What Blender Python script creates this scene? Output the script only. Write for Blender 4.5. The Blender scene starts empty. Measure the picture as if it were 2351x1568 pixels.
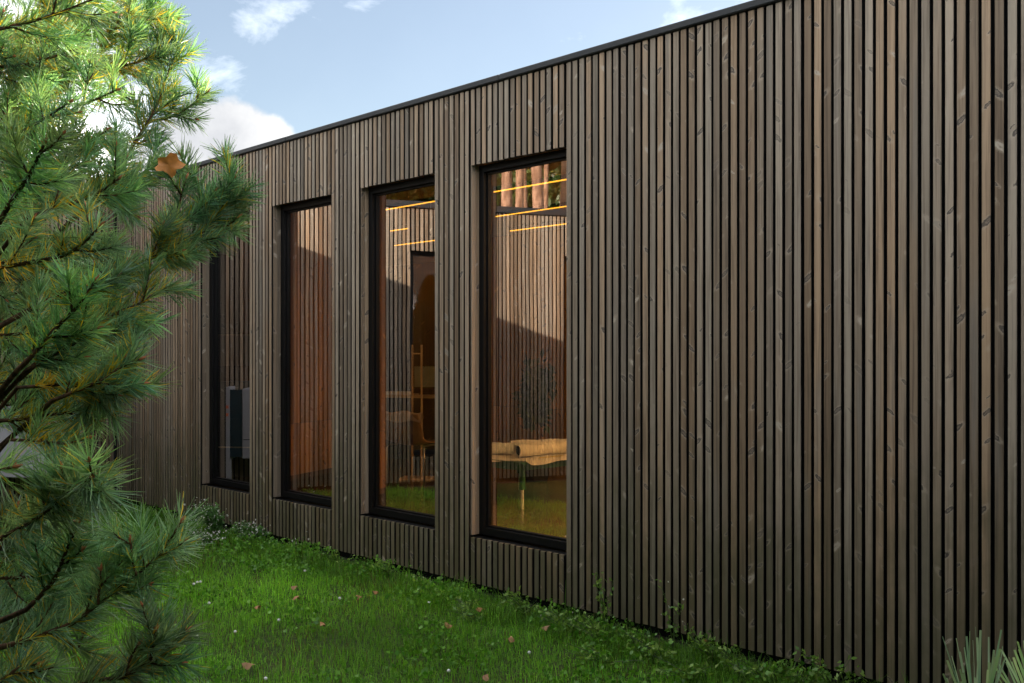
import bpy, bmesh, math, random
import numpy as np
from mathutils import Vector, Matrix

random.seed(7)
rng = np.random.default_rng(11)
S = bpy.context.scene
COL = S.collection

# ------------------------------------------------------------------ camera
# picture measures below are in a 2351 x 1568 frame of the photograph
F, CX, HY = 2286.0, 1175.5, 818.0
CAM = Vector((0.0, -4.80, 1.70))
HEAD = Vector((-0.7135, 0.7007, 0.0))
RIGHT = Vector((0.7007, 0.7135, 0.0))
cam_d = bpy.data.cameras.new('camera')
cam_d.sensor_width = 36.0
cam_d.lens = 36.0 * F / 2351.0
cam_d.shift_y = 34.0 / 2351.0
cam_d.clip_start = 0.05
cam_d.clip_end = 2000.0
cam = bpy.data.objects.new('camera', cam_d)
cam.location = CAM
cam.rotation_euler = (math.pi / 2, 0, math.asin(0.7135))
COL.objects.link(cam)
S.camera = cam

# ------------------------------------------------------------------ world, sun, exposure
SUN = Vector((0.15, 1.0, 0.355)).normalized()
ELEV = math.asin(SUN.z)
ROT = math.atan2(SUN.x, SUN.y)
SKY_STRENGTH = 0.05
w = bpy.data.worlds.new('World')
S.world = w
w.use_nodes = True
wn, wl = w.node_tree.nodes, w.node_tree.links
wn.clear()
sky = wn.new('ShaderNodeTexSky')
sky.sky_type = 'NISHITA'
sky.sun_disc = False
sky.sun_elevation = ELEV
sky.sun_rotation = ROT
sky.altitude = 100
sky.air_density = 1.0
sky.dust_density = 0.9
sky.ozone_density = 1.6
wtc = wn.new('ShaderNodeTexCoord')
def wmath(op, a, b=None, clamp=False):
    n = wn.new('ShaderNodeMath'); n.operation = op; n.use_clamp = clamp
    for i, v in enumerate((a, b)):
        if v is None: continue
        if isinstance(v, (int, float)): n.inputs[i].default_value = v
        else: wl.new(v, n.inputs[i])
    return n.outputs[0]
wsep = wn.new('ShaderNodeSeparateXYZ')
wl.new(wtc.outputs['Generated'], wsep.inputs[0])
zz = wmath('ADD', wmath('ABSOLUTE', wsep.outputs['Z']), 0.22)
px_ = wmath('DIVIDE', wsep.outputs['X'], zz)
py_ = wmath('DIVIDE', wsep.outputs['Y'], zz)
wcomb = wn.new('ShaderNodeCombineXYZ')
OFX, OFY = 3.7, 1.9
wl.new(wmath('ADD', px_, OFX), wcomb.inputs[0]); wl.new(wmath('ADD', py_, OFY), wcomb.inputs[1])
cn = wn.new('ShaderNodeTexNoise')
cn.inputs['Scale'].default_value = 1.15
cn.inputs['Detail'].default_value = 9
cn.inputs['Roughness'].default_value = 0.56
cn.inputs['Distortion'].default_value = 0.25
wl.new(wcomb.outputs[0], cn.inputs['Vector'])
# a big cumulus bank low in the west-north-west, thin wisps and added bright cloud elsewhere
cdir = Vector((-0.7135 - 0.30 * 0.7007, 0.7007 - 0.30 * 0.7135, 0.178)).normalized()
def cloud_at(d, inner, outer):
    dot = wn.new('ShaderNodeVectorMath'); dot.operation = 'DOT_PRODUCT'
    nrm = wn.new('ShaderNodeVectorMath'); nrm.operation = 'NORMALIZE'
    wl.new(wtc.outputs['Generated'], nrm.inputs[0])
    wl.new(nrm.outputs[0], dot.inputs[0]); dot.inputs[1].default_value = d
    mr = wn.new('ShaderNodeMapRange')
    mr.inputs[1].default_value = math.cos(outer); mr.inputs[2].default_value = math.cos(inner)
    wl.new(dot.outputs['Value'], mr.inputs[0])
    return mr.outputs[0]
bank = cloud_at(cdir, math.radians(0.3), math.radians(5.8))
fine = wn.new('ShaderNodeTexNoise')
fine.inputs['Scale'].default_value = 11.0; fine.inputs['Detail'].default_value = 10; fine.inputs['Roughness'].default_value = 0.55
wl.new(wtc.outputs['Generated'], fine.inputs['Vector'])
bm_ = wmath('ADD', bank, wmath('MULTIPLY', wmath('SUBTRACT', fine.outputs[0], 0.5), 0.95))
mrb = wn.new('ShaderNodeMapRange'); mrb.interpolation_type = 'SMOOTHSTEP'
mrb.inputs[1].default_value = 0.33; mrb.inputs[2].default_value = 0.47
wl.new(bm_, mrb.inputs[0])
mrw = wn.new('ShaderNodeMapRange'); mrw.interpolation_type = 'SMOOTHSTEP'
mrw.inputs[1].default_value = 0.46; mrw.inputs[2].default_value = 0.66
wl.new(cn.outputs[0], mrw.inputs[0])
fill_cloud = wmath('ADD', wmath('MULTIPLY', mrw.outputs[0], 0.8), 0.016)  # broad bright cloud, added mostly out of view to light the wall
thin = wn.new('ShaderNodeTexNoise')
thin.inputs['Scale'].default_value = 3.4; thin.inputs['Detail'].default_value = 10; thin.inputs['Roughness'].default_value = 0.6; thin.inputs['Distortion'].default_value = 0.6
wl.new(wcomb.outputs[0], thin.inputs['Vector'])
mrt = wn.new('ShaderNodeMapRange'); mrt.interpolation_type = 'SMOOTHSTEP'
mrt.inputs[1].default_value = 0.50; mrt.inputs[2].default_value = 0.78; mrt.inputs[4].default_value = 0.08
wl.new(thin.outputs[0], mrt.inputs[0])
cover = wmath('MAXIMUM', fill_cloud, mrt.outputs[0])
bankcol = wn.new('ShaderNodeMix'); bankcol.data_type = 'RGBA'
shade = wn.new('ShaderNodeMapRange')
shade.inputs[1].default_value = 0.3; shade.inputs[2].default_value = 0.75
shade.inputs[3].default_value = 0.84; shade.inputs[4].default_value = 1.0
wl.new(fine.outputs[0], shade.inputs[0])
ccol = wn.new('ShaderNodeMix'); ccol.data_type = 'RGBA'; ccol.blend_type = 'MULTIPLY'
ccol.inputs[0].default_value = 1.0
ccol.inputs[6].default_value = (58.0, 57.0, 56.0, 1)
wl.new(shade.outputs[0], ccol.inputs[7])
mrs = wn.new('ShaderNodeMapRange'); mrs.inputs[1].default_value = 0.35; mrs.inputs[2].default_value = 0.62
wl.new(fine.outputs[0], mrs.inputs[0])
skyt = wn.new('ShaderNodeMix'); skyt.data_type = 'RGBA'; skyt.blend_type = 'MULTIPLY'; skyt.inputs[0].default_value = 1.0
wl.new(sky.outputs[0], skyt.inputs[6]); skyt.inputs[7].default_value = (1.02, 0.975, 0.925, 1)
wmix = wn.new('ShaderNodeMix'); wmix.data_type = 'RGBA'
wl.new(cover, wmix.inputs[0]); wl.new(skyt.outputs[2], wmix.inputs[6]); wl.new(ccol.outputs[2], wmix.inputs[7])
bg = wn.new('ShaderNodeBackground'); bg.inputs['Strength'].default_value = SKY_STRENGTH
bankcol.inputs[6].default_value = (4.2, 4.3, 4.5, 1); bankcol.inputs[7].default_value = (6.2, 6.2, 6.2, 1)
wl.new(mrs.outputs[0], bankcol.inputs[0])
wbank = wn.new('ShaderNodeMix'); wbank.data_type = 'RGBA'
wl.new(mrb.outputs[0], wbank.inputs[0]); wl.new(wmix.outputs[2], wbank.inputs[6]); wl.new(bankcol.outputs[2], wbank.inputs[7])
wl.new(wbank.outputs[2], bg.inputs['Color'])
wo = wn.new('ShaderNodeOutputWorld'); wl.new(bg.outputs[0], wo.inputs[0])

sun_d = bpy.data.lights.new('sun', 'SUN')
sun_d.energy = 5.0
sun_d.angle = math.radians(0.5)
sun_d.color = (1.0, 0.88, 0.72)
sun = bpy.data.objects.new('sun', sun_d)
sun.rotation_euler = SUN.to_track_quat('Z', 'Y').to_euler()
COL.objects.link(sun)
S.view_settings.view_transform = 'Standard'
S.view_settings.look = 'None'
S.view_settings.exposure = 1.9
S.view_settings.gamma = 1.0
S.view_settings.use_curve_mapping = False
S.render.engine = 'CYCLES'
S.cycles.max_bounces = 8
S.cycles.transparent_max_bounces = 16

# ------------------------------------------------------------------ helpers
def tag(o, label=None, cat=None, group=None, kind=None):
    if label: o['label'] = label
    if cat: o['category'] = cat
    if group: o['group'] = group
    if kind: o['kind'] = kind
    return o

def thing(name, loc=(0, 0, 0), rz=0.0, label=None, cat=None, group=None):
    o = bpy.data.objects.new(name, None)
    o.empty_display_size = 0.1
    o.location = loc; o.rotation_euler = (0, 0, rz)
    COL.objects.link(o)
    return tag(o, label, cat, group)

def link(name, me, parent=None, loc=(0, 0, 0), mat=None, rz=0.0):
    o = bpy.data.objects.new(name, me)
    o.parent = parent; o.location = loc; o.rotation_euler = (0, 0, rz)
    if mat is not None and not me.materials: me.materials.append(mat)
    COL.objects.link(o)
    return o

def mesh_np(name, V, Fq, mat=None, colr=None, smooth=False):
    V = np.ascontiguousarray(V, dtype=np.float32); Fq = np.ascontiguousarray(Fq, dtype=np.int32)
    me = bpy.data.meshes.new(name)
    k = Fq.shape[1]
    me.vertices.add(len(V)); me.vertices.foreach_set('co', V.ravel())
    me.loops.add(Fq.size); me.loops.foreach_set('vertex_index', Fq.ravel())
    me.polygons.add(len(Fq))
    me.polygons.foreach_set('loop_start', np.arange(0, Fq.size, k, dtype=np.int32))
    me.polygons.foreach_set('loop_total', np.full(len(Fq), k, dtype=np.int32))
    if smooth: me.polygons.foreach_set('use_smooth', np.ones(len(Fq), dtype=bool))
    me.update(calc_edges=True)
    if colr is not None:
        a = me.color_attributes.new('col', 'FLOAT_COLOR', 'POINT')
        c4 = np.ones((len(V), 4), dtype=np.float32); c4[:, :3] = colr
        a.data.foreach_set('color', c4.ravel())
    if mat is not None: me.materials.append(mat)
    return me

class MB:
    """collects boxes, tubes and sheets and links them as one mesh object"""
    def __init__(s): s.v = []; s.f = []
    def add(s, v, f):
        b = len(s.v); s.v += [tuple(p) for p in v]; s.f += [tuple(i + b for i in q) for q in f]; return s
    def box(s, a, b, M=None):
        x0, y0, z0 = a; x1, y1, z1 = b
        v = [Vector(p) for p in ((x0,y0,z0),(x1,y0,z0),(x1,y1,z0),(x0,y1,z0),(x0,y0,z1),(x1,y0,z1),(x1,y1,z1),(x0,y1,z1))]
        if M is not None: v = [M @ p for p in v]
        return s.add(v, ((0,3,2,1),(4,5,6,7),(0,1,5,4),(1,2,6,5),(2,3,7,6),(3,0,4,7)))
    def tube(s, pts, rad, n=6, cap=True):
        pts = [Vector(p) for p in pts]
        if not hasattr(rad, '__len__'): rad = [rad] * len(pts)
        up = Vector((0.31, 0.17, 0.93)); rings = []
        for i, p in enumerate(pts):
            t = (pts[min(i + 1, len(pts) - 1)] - pts[max(i - 1, 0)]).normalized()
            a = t.cross(up)
            if a.length < 1e-3: a = t.cross(Vector((1, 0, 0)))
            a.normalize(); b = t.cross(a)
            rings.append([p + (a * math.cos(2*math.pi*k/n) + b * math.sin(2*math.pi*k/n)) * rad[i] for k in range(n)])
        v = [q for r in rings for q in r]; f = []
        for i in range(len(pts) - 1):
            for k in range(n):
                f.append((i*n+k, i*n+(k+1) % n, (i+1)*n+(k+1) % n, (i+1)*n+k))
        if cap:
            f.append(tuple(range(n))[::-1]); f.append(tuple((len(pts)-1)*n + k for k in range(n)))
        return s.add(v, f)
    def mesh(s, name, mat=None, bevel=0.0, smooth=False, recalc=True):
        me = bpy.data.meshes.new(name)
        me.from_pydata(s.v, [], s.f)
        bm = bmesh.new(); bm.from_mesh(me)
        if recalc: bmesh.ops.recalc_face_normals(bm, faces=bm.faces)
        if bevel > 0:
            bmesh.ops.bevel(bm, geom=[e for e in bm.edges if len(e.link_faces) == 2 and e.calc_face_angle(0) > 0.6], offset=bevel, segments=1, affect='EDGES', clamp_overlap=True)
        if smooth:
            for fc in bm.faces: fc.smooth = True
        bm.to_mesh(me); bm.free()
        if mat is not None: me.materials.append(mat)
        return me
    def build(s, name, mat=None, parent=None, loc=(0, 0, 0), bevel=0.0, smooth=False, rz=0.0):
        return link(name, s.mesh(name, mat, bevel, smooth), parent, loc, rz=rz)

def at(px, py, depth):
    X = (px - CX) / F
    p = CAM + (HEAD + RIGHT * X) * depth
    p.z = CAM.z + (HY - py) / F * depth
    return p

# ------------------------------------------------------------------ materials
class NT:
    def __init__(s, name):
        s.m = bpy.data.materials.new(name); s.m.use_nodes = True
        s.n, s.l = s.m.node_tree.nodes, s.m.node_tree.links
        s.bsdf = s.n['Principled BSDF']; s.out = s.n['Material Output']
    def new(s, t, **kw):
        n = s.n.new(t)
        for k, v in kw.items(): setattr(n, k, v)
        return n
    def put(s, sock, v):
        if v is None: return
        if isinstance(v, bpy.types.NodeSocket): s.l.new(v, sock)
        elif isinstance(v, (tuple, list)) and len(v) == 3 and sock.type == 'RGBA': sock.default_value = (*v, 1)
        else: sock.default_value = v
    def math(s, op, a, b=None, c=None, clamp=False):
        n = s.new('ShaderNodeMath', operation=op, use_clamp=clamp)
        for i, v in enumerate((a, b, c)): s.put(n.inputs[i], v)
        return n.outputs[0]
    def mix(s, f, a, b, blend='MIX'):
        n = s.new('ShaderNodeMix', data_type='RGBA', blend_type=blend)
        s.put(n.inputs[0], f); s.put(n.inputs[6], a); s.put(n.inputs[7], b)
        return n.outputs[2]
    def rng(s, v, a, b, c=0.0, d=1.0, smooth=True):
        n = s.new('ShaderNodeMapRange', interpolation_type='SMOOTHSTEP' if smooth else 'LINEAR')
        s.put(n.inputs[0], v)
        for i, q in enumerate((a, b, c, d)): n.inputs[i + 1].default_value = q
        return n.outputs[0]
    def noise(s, vec, scale, detail=4, rough=0.55, dist=0.0):
        n = s.new('ShaderNodeTexNoise')
        s.put(n.inputs['Vector'], vec); n.inputs['Scale'].default_value = scale
        n.inputs['Detail'].default_value = detail; n.inputs['Roughness'].default_value = rough; n.inputs['Distortion'].default_value = dist
        return n.outputs[0]
    def vec(s, x, y, z):
        n = s.new('ShaderNodeCombineXYZ')
        for i, v in enumerate((x, y, z)): s.put(n.inputs[i], v)
        return n.outputs[0]
    def sep(s, v):
        n = s.new('ShaderNodeSeparateXYZ'); s.l.new(v, n.inputs[0]); return n.outputs
    def obj(s): return s.new('ShaderNodeTexCoord').outputs['Object']
    def rand(s): return s.new('ShaderNodeObjectInfo').outputs['Random']
    def bump(s, h, strength=0.3, dist=0.01):
        n = s.new('ShaderNodeBump'); n.inputs['Strength'].default_value = strength; n.inputs['Distance'].default_value = dist
        s.l.new(h, n.inputs['Height']); s.l.new(n.outputs[0], s.bsdf.inputs['Normal'])
    def done(s, col, rough=0.6, spec=0.4):
        s.put(s.bsdf.inputs['Base Color'], col); s.put(s.bsdf.inputs['Roughness'], rough)
        s.bsdf.inputs['Specular IOR Level'].default_value = spec
        return s.m

def wood_mat(name, c_brown, c_grey, c_dark, green=0.0, rough=0.62):
    t = NT(name); o = t.obj(); r = t.rand(); x, y, z = t.sep(o)
    r2 = t.math('FRACT', t.math('MULTIPLY', r, 17.31)); r3 = t.math('FRACT', t.math('MULTIPLY', r, 53.77))
    off = t.math('MULTIPLY', r, 91.0)
    xx = t.math('ADD', x, y)
    gv = t.vec(t.math('MULTIPLY', t.math('ADD', xx, off), 60.0), t.math('MULTIPLY', off, 3.0), t.math('MULTIPLY', t.math('ADD', z, off), 1.6))
    grain = t.noise(gv, 1.0, 5, 0.6, 0.3)
    fine = t.noise(t.vec(t.math('MULTIPLY', t.math('ADD', xx, off), 330.0), 0.0, t.math('MULTIPLY', t.math('ADD', z, off), 9.0)), 1.0, 3, 0.6)
    slow = t.noise(t.vec(t.math('MULTIPLY', xx, 5.0), off, t.math('MULTIPLY', z, 1.3)), 1.0, 3, 0.5)
    col = t.mix(t.rng(t.math('ADD', t.math('MULTIPLY', r, 0.6), t.math('MULTIPLY', slow, 0.6)), 0.25, 0.95, .0, 1.0), c_brown, c_grey)
    col = t.mix(t.math('MULTIPLY', t.rng(grain, 0.42, 0.72), 0.6), col, c_dark)
    col = t.mix(t.math('MULTIPLY', t.rng(fine, 0.45, 0.8), 0.22), col, c_dark)
    # some boards darker than their neighbours
    tone = t.rng(r2, 0.0, 1.0, 0.50, 1.16, False)
    tv = t.new('ShaderNodeMix', data_type='RGBA', blend_type='MULTIPLY'); tv.inputs[0].default_value = 1.0
    t.l.new(col, tv.inputs[6]); t.l.new(tone, tv.inputs[7]); col = tv.outputs[2]
    # grey-blue weather streaks
    streak = t.noise(t.vec(t.math('MULTIPLY', t.math('ADD', xx, off), 12.0), off, t.math('MULTIPLY', t.math('ADD', z, t.math('MULTIPLY', r3, 40.0)), 0.75)), 1.0, 3, 0.5)
    col = t.mix(t.math('MULTIPLY', t.rng(streak, 0.56, 0.72), 0.5), col, (c_grey[0] * 0.62, c_grey[1] * 0.66, c_grey[2] * 0.72))
    if green:  # painted shade: lower slats darkened with a green cast
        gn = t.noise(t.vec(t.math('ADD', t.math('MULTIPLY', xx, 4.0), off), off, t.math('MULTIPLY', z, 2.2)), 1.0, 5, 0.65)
        low_shade = t.rng(t.math('ADD', t.sep(t.new('ShaderNodeNewGeometry').outputs['Position'])[2], t.math('MULTIPLY', gn, -2.6)), 0.15, -1.35)
        col = t.mix(t.math('MULTIPLY', low_shade, green), col, (0.075, 0.072, 0.035))
    # knots: slanted dark eyes with a paler rim
    sgn = t.math('SUBTRACT', t.math('MULTIPLY', t.math('GREATER_THAN', r3, 0.45), 2.0), 1.0)
    wob = t.math('MULTIPLY', t.math('SUBTRACT', t.noise(t.vec(t.math('MULTIPLY', x, 95.0), off, t.math('MULTIPLY', z, 95.0)), 1.0, 4), 0.5), 0.20)
    wob2 = t.math('MULTIPLY', t.math('SUBTRACT', t.noise(t.vec(t.math('MULTIPLY', x, 70.0), t.math('ADD', off, 9.0), t.math('MULTIPLY', z, 40.0)), 1.0, 3), 0.5), 0.16)
    u = t.math('ADD', t.math('ADD', t.math('MULTIPLY', xx, 4.6), wob2), t.math('MULTIPLY', off, 7.0))
    v = t.math('ADD', t.math('ADD', t.math('MULTIPLY', z, 8.4), t.math('MULTIPLY', t.math('MULTIPLY', xx, 6.0), sgn)), t.math('ADD', wob, t.math('MULTIPLY', off, 13.0)))
    vo = t.new('ShaderNodeTexVoronoi', voronoi_dimensions='2D'); vo.inputs['Scale'].default_value = 1.0
    t.l.new(t.vec(u, v, 0.0), vo.inputs['Vector'])
    d = vo.outputs['Distance']
    kc = t.sep(vo.outputs['Color'])
    strong = t.rng(kc[0], 0.0, 0.55)
    size = t.rng(kc[1], 0.0, 1.0, 0.35, 1.8, False)
    dn = t.math('DIVIDE', d, size)
    halo = t.math('MULTIPLY', t.rng(dn, 0.17, 0.07), t.math('MULTIPLY', strong, 0.42))
    ring = t.math('ABSOLUTE', t.math('SUBTRACT', dn, 0.062))
    core = t.math('MULTIPLY', t.math('MAXIMUM', t.rng(ring, 0.040, 0.012), t.math('MULTIPLY', t.rng(dn, 0.06, 0.02), 0.75)), strong)
    eye = t.math('MULTIPLY', t.rng(dn, 0.03, 0.015), strong)
    col = t.mix(halo, col, (c_grey[0] * 1.5, c_grey[1] * 1.48, c_grey[2] * 1.46))
    col = t.mix(t.math('MULTIPLY', core, 0.80), col, t.mix(t.rng(kc[2], 0.78, 0.90), (0.018, 0.016, 0.017), (c_grey[0] * 1.25, c_grey[1] * 1.3, c_grey[2] * 1.35)))  # pale cores paint the sheen of glossy knots
    col = t.mix(t.math('MULTIPLY', eye, 0.6), col, (0.12, 0.09, 0.07))
    h = t.math('ADD', t.math('MULTIPLY', fine, 0.5), t.math('MULTIPLY', core, -1.2))
    t.bump(h, 0.35, 0.002)
    return t.done(col, t.rng(grain, 0.2, 0.8, rough - 0.1, rough + 0.12, False), 0.35)

M = {}
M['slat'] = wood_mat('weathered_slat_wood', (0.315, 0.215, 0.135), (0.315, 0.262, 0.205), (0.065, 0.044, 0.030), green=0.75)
M['jamb'] = wood_mat('weathered_jamb_wood', (0.30, 0.215, 0.14), (0.30, 0.25, 0.20), (0.11, 0.08, 0.06))
M['panel'] = wood_mat('interior_panel_wood', (0.50, 0.25, 0.07), (0.44, 0.22, 0.07), (0.26, 0.12, 0.03), rough=0.45)

def plain(name, col, rough=0.5, metal=0.0, spec=0.5, var=0.15, scale=6.0, bump=0.0):
    t = NT(name); o = t.obj()
    n = t.noise(o, scale, 5, 0.6)
    c = t.mix(t.rng(n, 0.3, 0.75), tuple(q * (1 - var) for q in col), tuple(min(1, q * (1 + var)) for q in col))
    if bump: t.bump(t.noise(o, scale * 8, 4), bump, 0.003)
    t.bsdf.inputs['Metallic'].default_value = metal
    return t.done(c, t.rng(n, 0.2, 0.8, rough * 0.85, min(1, rough * 1.15), False), spec)

M['black'] = plain('black_felt', (0.007, 0.007, 0.008), 0.9, spec=0.1)
M['groove'] = plain('black_slat_side', (0.012, 0.011, 0.010), 0.8, spec=0.1)
M['frame'] = plain('black_window_frame', (0.004, 0.004, 0.0045), 0.5, spec=0.2)
M['coping'] = plain('dark_roof_metal', (0.013, 0.015, 0.018), 0.65, spec=0.5)
M['plinth'] = plain('dark_plinth', (0.035, 0.03, 0.026), 0.85, scale=14)
M['roof'] = plain('roof_felt', (0.08, 0.08, 0.08), 0.9)
M['int_dark'] = plain('dark_interior_wall', (0.11, 0.065, 0.035), 0.7)
M['int_floor'] = plain('polished_interior_floor', (0.20, 0.15, 0.095), 0.22, spec=0.5)
M['int_ceil'] = plain('interior_ceiling', (0.60, 0.52, 0.42), 0.85)
M['white'] = plain('white_lacquer', (0.75, 0.75, 0.73), 0.35, var=0.04)
M['greyp'] = plain('pale_grey_metal', (0.34, 0.34, 0.37), 0.4, var=0.06)
M['orange'] = plain('orange_sticker', (0.75, 0.16, 0.05), 0.5)
M['blueglass'] = plain('dark_blue_glass', (0.012, 0.035, 0.05), 0.08, spec=0.6)
M['chrome'] = plain('satin_metal', (0.5, 0.48, 0.44), 0.3, metal=0.9)
M['chair'] = plain('brown_chair_shell', (0.28, 0.16, 0.08), 0.5)
M['pale_wood'] = plain('pale_oiled_wood', (0.55, 0.40, 0.22), 0.5, scale=12)
M['green_metal'] = plain('green_painted_metal', (0.03, 0.13, 0.05), 0.4)
M['paper'] = plain('cream_paper', (0.70, 0.68, 0.62), 0.8, var=0.1, scale=14)
M['clearwrap'] = plain('pale_foil_wrap', (0.55, 0.58, 0.56), 0.3, var=0.2, scale=30)
M['yellow'] = plain('yellow_marker', (0.75, 0.55, 0.02), 0.6)
M['screen'] = plain('dim_monitor_screen', (0.20, 0.25, 0.21), 0.2)
M['darkbox'] = plain('dark_grey_cupboard', (0.05, 0.055, 0.065), 0.5)
M['pot'] = plain('black_pot', (0.02, 0.02, 0.02), 0.5)
M['beige'] = plain('beige_board', (0.42, 0.30, 0.20), 0.6)

def leaf_mat(name, rough=0.5, trans=0.35, spec=0.4, boost=(1.2, 1.35, 0.7)):
    t = NT(name)
    a = t.new('ShaderNodeAttribute', attribute_name='col').outputs['Color']
    t.done(a, rough, spec)
    tr = t.new('ShaderNodeBsdfTranslucent')
    t.l.new(t.mix(1.0, a, boost, 'MULTIPLY'), tr.inputs['Color'])
    mx = t.new('ShaderNodeMixShader'); mx.inputs[0].default_value = trans
    t.l.new(t.bsdf.outputs[0], mx.inputs[1]); t.l.new(tr.outputs[0], mx.inputs[2]); t.l.new(mx.outputs[0], t.out.inputs[0])
    return t.m
M['needle'] = leaf_mat('pine_needle', 0.36, 0.40, 0.35, (1.75, 1.65, 0.70))
M['grass'] = leaf_mat('grass_blade', 0.5, 0.4, 0.2, (1.3, 1.4, 0.6))
M['leaf'] = leaf_mat('green_leaf', 0.45, 0.35, 0.4)
M['petal'] = leaf_mat('white_petal', 0.6, 0.3, 0.3, (1, 1, 1))
def bark_mat(name, c1, c2, scale):
    t = NT(name); o = t.obj(); x, y, z = t.sep(o)
    n = t.noise(t.vec(t.math('MULTIPLY', x, 1.0), y, t.math('MULTIPLY', z, 0.35)), scale, 6, 0.65)
    t.bump(n, 0.6, 0.02)
    return t.done(t.mix(t.rng(n, 0.35, 0.65), c1, c2), 0.85, 0.2)
M['twig'] = bark_mat('brown_twig_bark', (0.035, 0.022, 0.013), (0.12, 0.065, 0.03), 60)
M['bud'] = plain('orange_pine_bud', (0.42, 0.14, 0.05), 0.6)
M['trunk'] = bark_mat('tan_pine_bark', (0.15, 0.08, 0.05), (0.36, 0.21, 0.14), 8)
def glass_mat(name, fa, fb):
    t = NT(name)
    tr = t.new('ShaderNodeBsdfTransparent'); tr.inputs[0].default_value = (0.80, 0.74, 0.60, 1)
    gl = t.new('ShaderNodeBsdfGlossy'); gl.inputs['Roughness'].default_value = 0.0
    gl.inputs['Color'].default_value = (1.0, 0.96, 0.95, 1)
    o = t.obj()
    # rolled double glazing is never quite flat
    n = t.noise(o, 1.4, 1, 0.3)
    b = t.new('ShaderNodeBump'); b.inputs['Strength'].default_value = 0.05; b.inputs['Distance'].default_value = 0.012
    t.l.new(n, b.inputs['Height']); t.l.new(b.outputs[0], gl.inputs['Normal'])
    fr = t.new('ShaderNodeFresnel'); fr.inputs[0].default_value = 1.5
    f = t.math('ADD', t.math('MULTIPLY', fr.outputs[0], fa), fb, clamp=True)
    mx = t.new('ShaderNodeMixShader'); t.l.new(f, mx.inputs[0])
    t.l.new(tr.outputs[0], mx.inputs[1]); t.l.new(gl.outputs[0], mx.inputs[2]); t.l.new(mx.outputs[0], t.out.inputs[0])
    return t.m
M['glass'] = glass_mat('reflective_window_glass', 2.2, 0.25)
M['wing_glass'] = glass_mat('clear_window_glass', 1.6, 0.0)
def lamp_mat(name, c, strength):
    t = NT(name); e = t.new('ShaderNodeEmission')
    e.inputs[0].default_value = (*c, 1); e.inputs[1].default_value = strength
    t.l.new(e.outputs[0], t.out.inputs[0]); return t.m
M['lamp'] = lamp_mat('warm_lamp_strip', (1.0, 0.44, 0.035), 0.9)
M['wing_lamp'] = lamp_mat('dim_lamp_strip', (1.0, 0.52, 0.10), 9.0)
M['fill_strip'] = lamp_mat('warm_fill_strip', (1.0, 0.57, 0.22), 23.0)  # for the unseen lamps that fill the interior with light
def lawn_mat():
    t = NT('lawn_soil_and_moss'); o = t.obj()
    n = t.noise(o, 1.3, 6, 0.6); n2 = t.noise(o, 22.0, 5, 0.65)
    c = t.mix(t.rng(n2, 0.35, 0.7), (0.025, 0.045, 0.01), (0.06, 0.095, 0.018))
    c = t.mix(t.math('MULTIPLY', t.rng(n, 0.52, 0.7), 0.6), c, (0.06, 0.045, 0.02))
    t.bump(n2, 0.8, 0.03)
    return t.done(c, 0.9, 0.15)
M['lawn'] = lawn_mat()

# ------------------------------------------------------------------ ground
lawn = MB().add([(-400, -400, 0), (400, -400, 0), (400, 400, 0), (-400, 400, 0)], [(0, 1, 2, 3)]).build('lawn', M['lawn'])
tag(lawn, 'green lawn in front of the slatted timber building', 'lawn', kind='structure')

# ------------------------------------------------------------------ slatted facades
Z_BASE, Z_SILL, Z_HEAD, Z_TOP = 0.075, 0.40, 3.07, 3.612
PITCH, SLW, SLD = 0.0567, 0.0392, 0.021
slat_cache = {}
def slat_mesh(z0, z1, wdt=SLW, dep=SLD):
    key = (round(z0, 3), round(z1, 3), wdt, dep)
    if key not in slat_cache:
        c, h = 0.003, wdt / 2
        prof = [(-h, dep), (-h, c), (-h + c, 0), (h - c, 0), (h, c), (h, dep)]
        v = [(a, b, 0) for a, b in prof] + [(a, b, z1 - z0) for a, b in prof]
        f = [(i, (i + 1) % 6, (i + 1) % 6 + 6, i + 6) for i in range(6)] + [tuple(range(6))[::-1], tuple(range(6, 12))]
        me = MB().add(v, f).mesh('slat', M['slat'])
        me.materials.append(M['groove'])
        for pl_ in me.polygons:          # slat sides and backs are black
            if abs(pl_.normal.x) > .95 or pl_.normal.y > .9: pl_.material_index = 1
        slat_cache[key] = me
    return slat_cache[key]

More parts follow.
